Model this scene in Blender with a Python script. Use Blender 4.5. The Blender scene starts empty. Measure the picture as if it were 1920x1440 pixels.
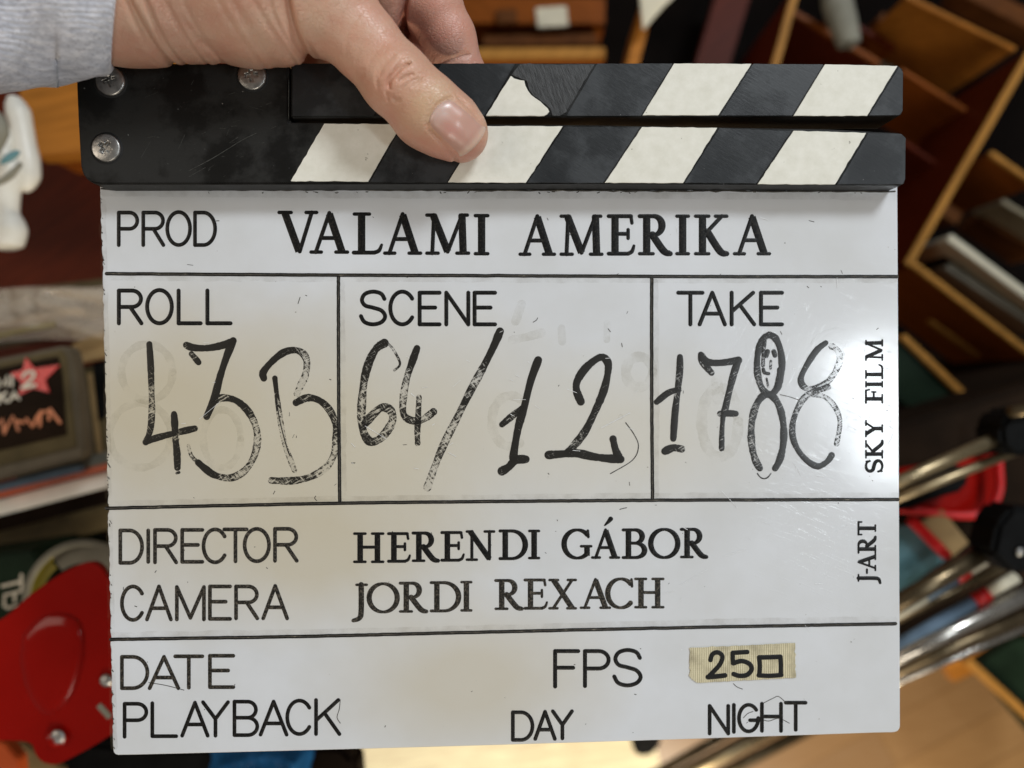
import bpy, bmesh, math, random
import numpy as np
from mathutils import Vector
random.seed(7); rng = np.random.default_rng(7)
scene = bpy.context.scene
COL = scene.collection

# ------------------------------------------------------------ camera, light, exposure
HC = 1.25                       # camera height above the floor, looking straight down
TAN = 0.662
D0 = 0.261                      # distance to the slate face
SX, SY = 0.0455, -0.017         # slight tilt of the board
cam_d = bpy.data.cameras.new('camera'); cam = bpy.data.objects.new('camera', cam_d); COL.objects.link(cam)
cam.location = (0, 0, HC); cam.rotation_euler = (0, 0, 0)
cam_d.sensor_width = 36; cam_d.lens = 18 / TAN
cam_d.clip_start = 0.01; cam_d.clip_end = 50
cam_d.dof.use_dof = True; cam_d.dof.focus_distance = D0 - 0.006; cam_d.dof.aperture_fstop = cam_d.lens / 4.4
scene.camera = cam
w = bpy.data.worlds.new('World'); scene.world = w; w.use_nodes = True
wb = w.node_tree.nodes['Background']; wb.inputs[0].default_value = (1.0, 0.93, 0.84, 1); wb.inputs[1].default_value = 0.10
scene.view_settings.view_transform = 'Standard'; scene.view_settings.look = 'None'
scene.view_settings.exposure = 0; scene.view_settings.gamma = 1
scene.cycles.max_bounces = 8

def area(name, loc, target, sx, sy, power, color):
    l = bpy.data.lights.new(name, 'AREA'); l.shape = 'RECTANGLE'; l.size = sx; l.size_y = sy
    l.energy = power; l.color = color
    o = bpy.data.objects.new(name, l); COL.objects.link(o); o.location = loc
    o.rotation_euler = (Vector(target) - Vector(loc)).to_track_quat('-Z', 'Y').to_euler()
    return o
BZ = HC - D0
wl = area('window_light', (0.80, -0.085, BZ + 1.12), (0.1, 0, BZ), 0.26, 0.13, 3.0, (0.86, 0.94, 1.0)); wl.rotation_euler.rotate_axis('Z', 0.45)
area('ceiling_light_cool', (0.9, 1.25, BZ + 1.2), (0, 0, BZ), 0.5, 0.4, 23, (0.89, 0.95, 1.0))
area('ceiling_light_warm', (-1.3, 0.2, BZ + 1.15), (0, 0, BZ), 0.9, 0.9, 6.5, (1.0, 0.87, 0.72))
area('room_lamp', (0.25, -1.5, BZ + 1.2), (0.05, -0.2, 0.3), 0.7, 0.5, 8.5, (1.0, 0.91, 0.78))
area('floor_lamp', (0.35, -1.15, 0.75), (0.05, -0.57, 0.07), 0.15, 0.15, 12, (1.0, 0.88, 0.68))

# ------------------------------------------------------------ mapping helpers
def ray(x, y): return ((x - 960) / 960 * TAN, (720 - y) / 960 * TAN)
def B(x, y, wd=0.0):
    """point on the plane lying wd metres in front of the slate face (world coordinates)"""
    dx, dy = ray(x, y)
    d = (D0 - wd) / (1 - SX * dx - SY * dy)
    return (dx * d, dy * d, HC - d)
def Q(x, y, d):
    dx, dy = ray(x, y); return (dx * d, dy * d, HC - d)
NB = Vector((SX, SY, 1)).normalized()

ORI = {}
def link(name, verts, faces, mats, parent=None, smooth=False, attrs=None, origin=None, midx=None):
    if parent is not None: org = ORI[parent.name]
    elif origin is not None: org = origin
    else:
        v = np.array(verts); org = tuple(v.mean(axis=0))
    v = np.asarray(verts, dtype=float) - np.array(org)
    me = bpy.data.meshes.new(name)
    me.from_pydata(v.tolist() if len(v) < 20000 else [tuple(a) for a in v.tolist()], [], faces)
    if not isinstance(mats, (list, tuple)): mats = [mats]
    for m in mats: me.materials.append(m)
    if midx is not None: me.polygons.foreach_set('material_index', midx)
    if smooth: me.polygons.foreach_set('use_smooth', [True] * len(me.polygons))
    if attrs:
        for k, a in attrs.items():
            a = np.asarray(a, dtype=np.float32)
            if a.ndim == 2:
                at = me.color_attributes.new(k, 'FLOAT_COLOR', 'POINT')
                at.data.foreach_set('color', np.c_[a, np.ones(len(a), np.float32)].ravel() if a.shape[1] == 3 else a.ravel())
            else:
                at = me.attributes.new(k, 'FLOAT', 'POINT'); at.data.foreach_set('value', a)
    me.update()
    o = bpy.data.objects.new(name, me); COL.objects.link(o)
    if parent is not None: o.parent = parent
    else: o.location = org
    ORI[o.name] = org
    return o
def thing(name, label, cat, loc, group=None):
    o = bpy.data.objects.new(name, None); COL.objects.link(o); o.location = loc; o.empty_display_size = 0.02
    ORI[o.name] = tuple(loc); tag(o, label, cat, group); return o
def tag(o, label, cat, group=None):
    o['label'] = label; o['category'] = cat
    if group: o['group'] = group
    return o
def struct(o): o['kind'] = 'structure'; return o

def prism_data(top, bottom, bevel=0.0, seg=2):
    """solid between two rings of the same count (world coords)"""
    bm = bmesh.new()
    n = len(top)
    a = [bm.verts.new(p) for p in top]; b = [bm.verts.new(p) for p in bottom]
    bm.faces.new(a); bm.faces.new(b[::-1])
    for i in range(n): bm.faces.new((a[i], b[i], b[(i + 1) % n], a[(i + 1) % n]))
    bmesh.ops.recalc_face_normals(bm, faces=bm.faces)
    if bevel:
        bmesh.ops.bevel(bm, geom=[e for e in bm.edges], offset=bevel, segments=seg, affect='EDGES', clamp_overlap=True)
    bmesh.ops.triangulate(bm, faces=[f for f in bm.faces if len(f.verts) > 4])
    bm.verts.index_update()
    v = [tuple(q.co) for q in bm.verts]; f = [[q.index for q in fc.verts] for fc in bm.faces]
    bm.free(); return v, f
def bprism(name, pts, wf, wb_, mat, parent, bevel=0.0004, seg=2, smooth=False):
    top = [Vector(B(x, y, wf)) for x, y in pts]
    bot = [p - NB * (wf - wb_) for p in top]
    v, f = prism_data(top, bot, bevel, seg)
    return link(name, v, f, mat, parent, smooth)
def qprism(name, pts, d, thick, mat, parent=None, bevel=0.001, smooth=False):
    """flat-topped solid whose outline is seen at pts, at depth d, reaching thick metres down"""
    top = [Vector(Q(x, y, d)) for x, y in pts]
    bot = [p - Vector((0, 0, thick)) for p in top]
    v, f = prism_data(top, bot, bevel)
    return link(name, v, f, mat, parent, smooth)
def bar(x0, y0, x1, y1, wpx):
    a = np.array([x0, y0], float); b = np.array([x1, y1], float); t = (b - a) / np.linalg.norm(b - a)
    n = np.array([-t[1], t[0]]) * wpx / 2
    return [tuple(a + n), tuple(a - n), tuple(b - n), tuple(b + n)]
def tube_data(path, rad, seg=20, cap=True):
    path = [Vector(p) for p in path]
    if not isinstance(rad, (list, tuple)): rad = [rad] * len(path)
    V, F = [], []
    up = Vector((0, 0, 1))
    prev = None
    for i, p in enumerate(path):
        t = (path[min(i + 1, len(path) - 1)] - path[max(i - 1, 0)]).normalized()
        if prev is None:
            s = t.cross(up); s = s.normalized() if s.length > 1e-3 else Vector((1, 0, 0))
        else:
            s = (prev - t * prev.dot(t)).normalized()
        prev = s; q = t.cross(s)
        for k in range(seg):
            a = 2 * math.pi * k / seg
            V.append(tuple(p + (s * math.cos(a) + q * math.sin(a)) * rad[i]))
    for i in range(len(path) - 1):
        for k in range(seg):
            F.append((i * seg + k, i * seg + (k + 1) % seg, (i + 1) * seg + (k + 1) % seg, (i + 1) * seg + k))
    if cap:
        F.append(tuple(range(seg))[::-1]); F.append(tuple(range((len(path) - 1) * seg, len(path) * seg)))
    return V, F
def qtube(name, p, q, d0, d1, rpx, mat, parent=None, extra=None):
    r = rpx * TAN / 960 * (d0 + d1) / 2
    v, f = tube_data([Q(p[0], p[1], d0), Q(q[0], q[1], d1)], r)
    return link(name, v, f, mat, parent, True)

# ------------------------------------------------------------ materials
def new_mat(name):
    m = bpy.data.materials.new(name); m.use_nodes = True
    nt = m.node_tree; return m, nt, nt.nodes['Principled BSDF']
def N(nt, t, **kw):
    n = nt.nodes.new(t)
    for k, v in kw.items(): setattr(n, k, v)
    return n
def noise(nt, scale, detail=4, rough=.55, vec=None, sc=None, rot=None):
    tc = N(nt, 'ShaderNodeTexCoord'); n = N(nt, 'ShaderNodeTexNoise')
    n.inputs['Scale'].default_value = scale; n.inputs['Detail'].default_value = detail; n.inputs['Roughness'].default_value = rough
    src = tc.outputs['Object']
    if sc or rot:
        mp = N(nt, 'ShaderNodeMapping'); 
        if rot: mp.inputs['Rotation'].default_value = rot
        nt.links.new(src, mp.inputs[0]); src = mp.outputs[0]
        if sc:
            m2 = N(nt, 'ShaderNodeMapping'); m2.inputs['Scale'].default_value = sc
            nt.links.new(src, m2.inputs[0]); src = m2.outputs[0]
    nt.links.new(src, n.inputs['Vector']); return n.outputs['Fac']
def ramp(nt, fac, stops):
    r = N(nt, 'ShaderNodeValToRGB'); e = r.color_ramp.elements
    while len(e) < len(stops): e.new(0.5)
    for el, (p, c) in zip(e, stops):
        el.position = p; el.color = (c, c, c, 1) if isinstance(c, (int, float)) else (*c, 1)
    nt.links.new(fac, r.inputs[0]); return r.outputs[0]
def mix(nt, fac, a, b, blend='MIX'):
    m = N(nt, 'ShaderNodeMix', data_type='RGBA', blend_type=blend)
    for s, v in ((m.inputs[0], fac), (m.inputs[6], a), (m.inputs[7], b)):
        if isinstance(v, (int, float)): s.default_value = v
        elif isinstance(v, tuple): s.default_value = (*v, 1)
        else: nt.links.new(v, s)
    return m.outputs[2]
def bump(nt, h, strength, dist, p, prev=None):
    b = N(nt, 'ShaderNodeBump'); b.inputs['Strength'].default_value = strength; b.inputs['Distance'].default_value = dist
    nt.links.new(h, b.inputs['Height'])
    if prev is not None: nt.links.new(prev, b.inputs['Normal'])
    nt.links.new(b.outputs[0], p.inputs['Normal']); return b.outputs[0]
def plain(name, c, rough=.5, metal=0, var=.25, scale=60, bmp=.15, dist=.0005, coat=0, sc=None, rot=None):
    m, nt, p = new_mat(name); p.inputs['Specular IOR Level'].default_value = .5 if max(c) > .3 else .08
    n = noise(nt, scale, 5, .6, sc=sc, rot=rot)
    lo = tuple(x * (1 - var) for x in c); hi = tuple(min(1, x * (1 + var)) for x in c)
    nt.links.new(ramp(nt, n, [(.3, lo), (.7, hi)]), p.inputs['Base Color'])
    r = ramp(nt, noise(nt, scale * .6, 4), [(.3, max(0, rough - .1)), (.7, min(1, rough + .1))])
    nt.links.new(r, p.inputs['Roughness'])
    p.inputs['Metallic'].default_value = metal; p.inputs['Coat Weight'].default_value = coat
    if bmp: bump(nt, noise(nt, scale * 4, 4), bmp, dist, p)
    return m
def wood(name, c, ang=0, rough=.4, coat=.2):
    m, nt, p = new_mat(name); p.inputs['Specular IOR Level'].default_value = .06; coat = 0
    n1 = noise(nt, 18, 6, .6, rot=(0, 0, -ang), sc=(1, 9, 9)); n2 = noise(nt, 4, 3)
    a = tuple(x * .55 for x in c); b = tuple(min(1, x * 1.35) for x in c)
    col = mix(nt, n2, ramp(nt, n1, [(.3, a), (.7, b)]), c)
    nt.links.new(col, p.inputs['Base Color']); p.inputs['Roughness'].default_value = rough; p.inputs['Coat Weight'].default_value = coat
    bump(nt, n1, .2, .0006, p); return m

# milky acrylic
M_SLATE, nt, p = new_mat('milky_acrylic')
big = noise(nt, 20, 4, .6); sm = noise(nt, 60, 5, .6)
tc = N(nt, 'ShaderNodeTexCoord')
col = mix(nt, ramp(nt, big, [(.35, 0.0), (.7, 1.0)]), (.75, .77, .80), (.67, .68, .685))
# beige areas: dark reflection put into the base colour, with wiped-ink yellowing
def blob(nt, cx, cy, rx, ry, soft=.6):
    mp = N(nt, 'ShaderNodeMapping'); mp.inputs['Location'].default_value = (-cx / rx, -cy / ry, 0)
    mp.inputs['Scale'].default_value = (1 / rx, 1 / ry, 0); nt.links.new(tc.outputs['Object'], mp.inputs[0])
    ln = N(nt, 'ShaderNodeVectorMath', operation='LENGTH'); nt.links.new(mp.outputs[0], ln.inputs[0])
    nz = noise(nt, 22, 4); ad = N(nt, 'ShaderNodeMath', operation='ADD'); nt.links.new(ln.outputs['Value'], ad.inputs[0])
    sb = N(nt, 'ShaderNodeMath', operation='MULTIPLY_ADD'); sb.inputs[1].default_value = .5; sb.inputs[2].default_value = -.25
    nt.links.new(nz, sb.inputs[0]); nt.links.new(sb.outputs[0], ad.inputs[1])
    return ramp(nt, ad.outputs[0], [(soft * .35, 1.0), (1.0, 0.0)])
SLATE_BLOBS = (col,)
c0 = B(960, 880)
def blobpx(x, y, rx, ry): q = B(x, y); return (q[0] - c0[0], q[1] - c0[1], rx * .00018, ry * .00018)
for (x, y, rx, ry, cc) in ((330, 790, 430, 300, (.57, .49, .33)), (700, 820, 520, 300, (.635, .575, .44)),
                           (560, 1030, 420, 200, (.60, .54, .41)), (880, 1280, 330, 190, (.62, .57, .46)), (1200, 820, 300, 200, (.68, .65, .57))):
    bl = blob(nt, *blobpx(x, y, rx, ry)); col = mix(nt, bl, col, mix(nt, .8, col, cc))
speck = ramp(nt, noise(nt, 900, 2, .5), [(.73, 0.0), (.76, 1.0)]); spm = ramp(nt, noise(nt, 120, 2), [(.6, 0.0), (.7, 1.0)])
sp = N(nt, 'ShaderNodeMath', operation='MULTIPLY'); nt.links.new(speck, sp.inputs[0]); nt.links.new(spm, sp.inputs[1])
col = mix(nt, sp.outputs[0], col, (.22, .19, .15))
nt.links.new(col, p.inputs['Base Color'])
nt.links.new(ramp(nt, noise(nt, 40, 6, .7), [(.3, .09), (.7, .17)]), p.inputs['Roughness'])
p.inputs['Subsurface Weight'].default_value = .15; p.inputs['Subsurface Radius'].default_value = (1, 1, 1); p.inputs['Subsurface Scale'].default_value = .002
b1 = bump(nt, noise(nt, 25, 3), .12, .0004, p)
scr = ramp(nt, noise(nt, 120, 3, .6, rot=(0, 0, .4), sc=(1, 14, 1)), [(.60, 0.0), (.66, 1.0)])
b2 = bump(nt, scr, .14, .00006, p, b1)
scr2 = ramp(nt, noise(nt, 90, 3, .6, rot=(0, 0, -1.1), sc=(1, 16, 1)), [(.62, 0.0), (.67, 1.0)])
bump(nt, scr2, .12, .00006, p, b2)

M_ENG, nt, p = new_mat('engraved_black_paint'); p.inputs['Specular IOR Level'].default_value = .25
n = noise(nt, 1500, 4, .7)
nt.links.new(ramp(nt, n, [(.5, (.005, .005, .005)), (.72, (.045, .04, .033))]), p.inputs['Base Color'])
p.inputs['Roughness'].default_value = .38; bump(nt, n, .5, .00012, p)
M_ENGW, nt, p = new_mat('worn_engraved_paint'); p.inputs['Specular IOR Level'].default_value = .25      # older engraving whose paint has partly worn out
n = noise(nt, 1500, 5, .75)
nt.links.new(ramp(nt, n, [(.48, (.014, .013, .011)), (.66, (.13, .11, .085))]), p.inputs['Base Color'])
p.inputs['Roughness'].default_value = .4; bump(nt, n, .6, .00015, p)
M_LINE, nt, p = new_mat('groove_grime')
n = noise(nt, 700, 5, .7, sc=(.5, 1, 1))
nt.links.new(ramp(nt, n, [(.35, (.01, .01, .009)), (.6, (.07, .06, .045)), (.75, (.30, .27, .21))]), p.inputs['Base Color'])
p.inputs['Roughness'].default_value = .6; bump(nt, n, .6, .0002, p)

def ink(name, col, base_alpha, thr=.0, scratch=True):
    m, nt, p = new_mat(name)
    p.inputs['Base Color'].default_value = (*col, 1); p.inputs['Roughness'].default_value = .35
    at = N(nt, 'ShaderNodeAttribute', attribute_name='wear')
    n1 = noise(nt, 420, 6, .75, rot=(0, 0, .9), sc=(1, 4.5, 1)); n2 = noise(nt, 260, 6, .7, rot=(0, 0, -.5), sc=(1, 7, 1))
    mx = N(nt, 'ShaderNodeMath', operation='MAXIMUM'); nt.links.new(n1, mx.inputs[0]); nt.links.new(n2, mx.inputs[1])
    # alpha = 1 where noise < threshold(wear)
    th = N(nt, 'ShaderNodeMath', operation='MULTIPLY_ADD'); th.inputs[1].default_value = -.30; th.inputs[2].default_value = .725
    nt.links.new(at.outputs['Fac'], th.inputs[0])
    sb = N(nt, 'ShaderNodeMath', operation='SUBTRACT'); nt.links.new(th.outputs[0], sb.inputs[0]); nt.links.new(mx.outputs[0], sb.inputs[1])
    ml = N(nt, 'ShaderNodeMath', operation='MULTIPLY_ADD', use_clamp=True); ml.inputs[1].default_value = 16; ml.inputs[2].default_value = .35
    nt.links.new(sb.outputs[0], ml.inputs[0])
    fl_ = N(nt, 'ShaderNodeMath', operation='MULTIPLY_ADD', use_clamp=True); fl_.inputs[1].default_value = .93; fl_.inputs[2].default_value = .07; nt.links.new(ml.outputs[0], fl_.inputs[0]); ml = fl_
    a = N(nt, 'ShaderNodeMath', operation='MULTIPLY'); a.inputs[1].default_value = base_alpha
    if scratch: nt.links.new(ml.outputs[0], a.inputs[0])
    else: nt.links.new(ramp(nt, noise(nt, 130, 5, .7), [(.40, .05), (.66, 1.0)]), a.inputs[0])
    nt.links.new(a.outputs[0], p.inputs['Alpha']); return m
M_INK = ink('dried_marker_ink', (.018, .016, .013), .93)
M_INK2 = ink('fresh_marker_ink', (.006, .006, .006), .97)
M_GHOST = ink('wiped_marker_ghost', (.40, .36, .25), .15, scratch=False)

M_GRIME = ink('rubbed_grime', (.22, .17, .10), .13, scratch=False)
def black_plastic(name, c, rough, spec):
    m, nt, p = new_mat(name); p.inputs['Specular IOR Level'].default_value = spec
    n = noise(nt, 35, 7, .65); 
    patch = ramp(nt, n, [(.48, 0.0), (.56, 1.0)])
    col = mix(nt, patch, c, tuple(x * 2.0 + .007 for x in c))
    sp = ramp(nt, noise(nt, 700, 2), [(.76, 0.0), (.79, 1.0)])
    col = mix(nt, sp, col, (.25, .25, .24))
    nt.links.new(col, p.inputs['Base Color'])
    nt.links.new(ramp(nt, n, [(.4, rough), (.6, rough + .14)]), p.inputs['Roughness'])
    s = noise(nt, 240, 5, .7, rot=(0, 0, .5), sc=(1, 5, 1))
    b = bump(nt, s, .25, .0002, p); bump(nt, noise(nt, 1200, 3), .15, .0001, p, b)
    return m
M_STICK = black_plastic('black_painted_wood', (.0065, .0065, .006), .36, .22)
M_BSTRIPE = black_plastic('dark_laminate_stripe', (.013, .0145, .016), .36, .45)
M_TORN, nt, p = new_mat('torn_grey_glue')
n = noise(nt, 260, 6, .7, rot=(0, 0, 1.2), sc=(1, 4, 1))
nt.links.new(ramp(nt, n, [(.35, (.012, .012, .012)), (.7, (.055, .055, .055))]), p.inputs['Base Color']); p.inputs['Roughness'].default_value = .5
bump(nt, n, .5, .0004, p)
M_WSTRIPE, nt, p = new_mat('cream_laminate_stripe')
n = noise(nt, 260, 5, .6); sp = ramp(nt, noise(nt, 420, 3), [(.72, 0.0), (.77, 1.0)])
col = ramp(nt, n, [(.3, (.74, .72, .62)), (.7, (.84, .82, .73))]); col = mix(nt, sp, col, (.35, .33, .27))
nt.links.new(col, p.inputs['Base Color']); p.inputs['Roughness'].default_value = .55; bump(nt, n, .2, .0002, p)
M_SCREW = plain('brushed_screw_steel', (.42, .41, .39), .34, 1, .45, 260, .5, .0002)
M_RECESS = plain('screw_recess_dark', (.03, .03, .03), .6, .3)
M_TAPE, nt, p = new_mat('woven_cloth_tape')
wv = N(nt, 'ShaderNodeTexWave', bands_direction='X'); wv.inputs['Scale'].default_value = 420; wv.inputs['Distortion'].default_value = 1.2
t2 = N(nt, 'ShaderNodeTexCoord'); nt.links.new(t2.outputs['Object'], wv.inputs[0])
wv2 = N(nt, 'ShaderNodeTexWave', bands_direction='Y'); wv2.inputs['Scale'].default_value = 420; nt.links.new(t2.outputs['Object'], wv2.inputs[0])
g = noise(nt, 220, 5)
col = mix(nt, wv.outputs['Fac'], (.50, .44, .27), (.78, .71, .50)); col = mix(nt, ramp(nt, g, [(.45, 0.0), (.75, .7)]), col, (.30, .26, .17))
nt.links.new(col, p.inputs['Base Color']); p.inputs['Roughness'].default_value = .8
b = bump(nt, wv.outputs['Fac'], .5, .0002, p); bump(nt, wv2.outputs['Fac'], .3, .0001, p, b)

# skin / nail / fabric
def skin_mat(name, rough, sss, nail=False):
    m, nt, p = new_mat(name)
    at = N(nt, 'ShaderNodeAttribute', attribute_name='tint')
    mo = noise(nt, 110, 5, .6)
    col = mix(nt, ramp(nt, mo, [(.38, 0.0), (.66, .45 if not nail else .08)]), at.outputs['Color'], (.60, .22, .15))
    if not nail:
        ye = noise(nt, 45, 3, .5); col = mix(nt, ramp(nt, ye, [(.45, 0.0), (.75, .28)]), col, (.66, .46, .30))
    nt.links.new(col, p.inputs['Base Color'])
    p.inputs['Roughness'].default_value = rough
    p.inputs['Subsurface Weight'].default_value = sss; p.inputs['Subsurface Radius'].default_value = (1.0, .35, .2); p.inputs['Subsurface Scale'].default_value = .0022
    if not nail:
        v = N(nt, 'ShaderNodeTexVoronoi', feature='DISTANCE_TO_EDGE'); v.inputs['Scale'].default_value = 1000
        t = N(nt, 'ShaderNodeTexCoord'); mp = N(nt, 'ShaderNodeMapping'); mp.inputs['Rotation'].default_value = (0, 0, .7); mp.inputs['Scale'].default_value = (.55, 1.0, .8)
        nt.links.new(t.outputs['Object'], mp.inputs[0]); nt.links.new(mp.outputs[0], v.inputs['Vector'])
        e = ramp(nt, v.outputs['Distance'], [(0, 0.0), (.12, 1.0)])
        b = bump(nt, e, .3, .00025, p)
        b = bump(nt, noise(nt, 330, 4, .6, rot=(0, 0, .75), sc=(2.2, .7, 1)), .4, .0007, p, b)
        bump(nt, noise(nt, 90, 3), .25, .001, p, b)
    else:
        b = bump(nt, noise(nt, 500, 3, .5, rot=(0, 0, .745), sc=(.15, 2, 1)), .15, .0002, p)
        p.inputs['Coat Weight'].default_value = .25; p.inputs['Coat Roughness'].default_value = .22
    return m
M_SKIN = skin_mat('skin', .38, .16)
M_NAIL = skin_mat('fingernail', .33, .25, True)
M_SLEEVE, nt, p = new_mat('heather_grey_jersey')
n1 = noise(nt, 520, 3, .6, rot=(0, 0, .05), sc=(.45, 1.3, 1)); n2 = noise(nt, 900, 2, .5)
col = ramp(nt, n1, [(.3, (.42, .44, .51)), (.5, (.56, .58, .66)), (.7, (.74, .75, .82))])
col = mix(nt, ramp(nt, n2, [(.55, 0.0), (.7, .5)]), col, (.27, .27, .33))
nt.links.new(col, p.inputs['Base Color']); p.inputs['Roughness'].default_value = .9; p.inputs['Sheen Weight'].default_value = .4
vv = N(nt, 'ShaderNodeTexWave', bands_direction='Y'); vv.inputs['Scale'].default_value = 260; vv.inputs['Distortion'].default_value = 3; vv.inputs['Detail'].default_value = 3
t = N(nt, 'ShaderNodeTexCoord'); nt.links.new(t.outputs['Object'], vv.inputs[0])
b = bump(nt, vv.outputs['Fac'], .35, .0004, p); bump(nt, n1, .5, .0004, p, b)

# ------------------------------------------------------------ stroke lettering
def catmull(pts, n=8):
    P = [np.array(q, float) for q in pts]
    if len(P) < 3: return P
    out = []
    for i in range(len(P) - 1):
        p0 = P[max(i - 1, 0)]; p1 = P[i]; p2 = P[i + 1]; p3 = P[min(i + 2, len(P) - 1)]
        for k in range(n):
            t = k / n
            out.append(.5 * ((2 * p1) + (-p0 + p2) * t + (2 * p0 - 5 * p1 + 4 * p2 - p3) * t * t + (-p0 + 3 * p1 - 3 * p2 + p3) * t ** 3))
    out.append(P[-1]); return out
def arc(cx, cy, rx, ry, a0, a1, n=18):
    return [(cx + rx * math.cos(math.radians(a0 + (a1 - a0) * i / n)), cy + ry * math.sin(math.radians(a0 + (a1 - a0) * i / n))) for i in range(n + 1)]
class Rib:
    """collects rounded ribbons lying on a surface; mapper turns (x, y, height) into a point"""
    def __init__(s, mapper, scale=.00018): s.V = []; s.F = []; s.A = []; s.map = mapper; s.k = 0; s.scale = scale
    def stroke(s, pts, width, h=.00010, base=.00003, wear=0.0, wears=None, cap=True):
        P = [np.array(q, float) for q in pts]
        Qs = [P[0]]
        for q in P[1:]:
            if np.linalg.norm(q - Qs[-1]) > 1e-6: Qs.append(q)
        P = Qs
        if len(P) < 2: return
        W = width if isinstance(width, (list, tuple, np.ndarray)) else [width] * len(P)
        if len(W) != len(P): W = np.interp(np.linspace(0, 1, len(P)), np.linspace(0, 1, len(W)), W)
        WE = np.interp(np.linspace(0, 1, len(P)), np.linspace(0, 1, len(wears)), wears) if wears is not None else [wear] * len(P)
        secs = []
        for i, q in enumerate(P):
            t = P[min(i + 1, len(P) - 1)] - P[max(i - 1, 0)]
            if i == 0: t = P[1] - P[0]
            if i == len(P) - 1: t = P[-1] - P[-2]
            t = t / (np.linalg.norm(t) + 1e-9); secs.append((q, t, W[i] / 2, WE[i]))
        if cap:
            r = secs[0][2]; pre = []
            for a in (80, 60, 40, 20): pre.append((secs[0][0] - secs[0][1] * r * math.sin(math.radians(a)), secs[0][1], r * math.cos(math.radians(a)), secs[0][3]))
            r = secs[-1][2]; post = []
            for a in (20, 40, 60, 80): post.append((secs[-1][0] + secs[-1][1] * r * math.sin(math.radians(a)), secs[-1][1], r * math.cos(math.radians(a)), secs[-1][3]))
            secs = pre + secs + post
        b0 = base + s.k * 2e-7; s.k += 1
        start = len(s.V)
        prof = ((-1, 0), (-.7, .75), (0, 1), (.7, .75), (1, 0))
        for q, t, r, we in secs:
            nrm = np.array([-t[1], t[0]])
            for o, hh in prof:
                c = q + nrm * r * o
                s.V.append(s.map(c[0], c[1], b0 + h * hh)); s.A.append(we * (1 - .38 * o * o))
        m = len(prof)
        for i in range(len(secs) - 1):
            for j in range(m - 1):
                a = start + i * m + j; s.F.append((a, a + m, a + m + 1, a + 1))
    def split_stroke(s, pts, width, **kw):
        """splits a polyline at sharp corners"""
        cur = [pts[0]]
        for i in range(1, len(pts)):
            cur.append(pts[i])
            if i < len(pts) - 1:
                a = np.array(pts[i]) - np.array(pts[i - 1]); b = np.array(pts[i + 1]) - np.array(pts[i])
                c = np.dot(a, b) / (np.linalg.norm(a) * np.linalg.norm(b) + 1e-9)
                if c < .8: s.stroke(cur, width, **kw); cur = [pts[i]]
        s.stroke(cur, width, **kw)
    def build(s, name, mat, parent, label=None):
        o = link(name, s.V, s.F, mat, parent, True, {'wear': s.A})
        if label: o['label'] = label
        return o
Scurve = catmull([(.97, .22), (.83, .06), (.5, 0), (.17, .07), (.04, .25), (.17, .42), (.5, .49), (.85, .58), (1, .76), (.85, .93), (.5, 1), (.15, .93), (0, .75)], 6)
def A_(v): return [tuple(q) for q in v]
SANS = {
 'P': [[(0, 1), (0, 0)], [(0, 0), (.55, 0)] + arc(.58, .25, .42, .25, -90, 90) + [(0, .5)]],
 'R': [[(0, 1), (0, 0)], [(0, 0), (.55, 0)] + arc(.58, .25, .40, .25, -90, 90) + [(0, .5)], [(.5, .5), (1, 1)]],
 'O': [arc(.5, .5, .5, .5, 0, 360, 40)],
 'D': [[(0, 0), (0, 1)], [(0, 0), (.4, 0)] + arc(.42, .5, .58, .5, -90, 90, 24) + [(0, 1)]],
 'L': [[(0, 0), (0, 1), (1, 1)]], 'S': [A_(Scurve)], 'C': [arc(.52, .5, .52, .5, -35, -325, 34)],
 'E': [[(1, 0), (0, 0), (0, 1), (1, 1)], [(0, .47), (.78, .47)]], 'F': [[(1, 0), (0, 0), (0, 1)], [(0, .47), (.78, .47)]],
 'N': [[(0, 1), (0, 0), (1, 1), (1, 0)]], 'T': [[(0, 0), (1, 0)], [(.5, 0), (.5, 1)]],
 'A': [[(0, 1), (.5, 0), (1, 1)], [(.2, .66), (.8, .66)]], 'K': [[(0, 0), (0, 1)], [(.95, 0), (0, .6)], [(.36, .38), (1, 1)]],
 'I': [[(.5, 0), (.5, 1)]], 'M': [[(0, 1), (0, 0), (.5, .95), (1, 0), (1, 1)]], 'Y': [[(0, 0), (.5, .5), (1, 0)], [(.5, .5), (.5, 1)]],
 'B': [[(0, 0), (0, 1)], [(0, 0), (.55, 0)] + arc(.58, .24, .36, .24, -90, 90) + [(0, .48)], [(.5, .48)] + arc(.58, .74, .42, .26, -90, 90) + [(0, 1)]],
 'G': [arc(.52, .5, .52, .5, -38, -360, 36) + [(.98, .58), (.6, .58)]], 'H': [[(0, 0), (0, 1)], [(1, 0), (1, 1)], [(0, .47), (1, .47)]],
 '2': [A_(catmull([(.05, .25), (.2, .05), (.55, 0), (.88, .12), (.88, .36), (.5, .68), (0, 1)], 6)), [(0, 1), (1, 1)]],
}
T_, t_, b_, s_ = 'T', 't', 'b', 's'
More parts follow.
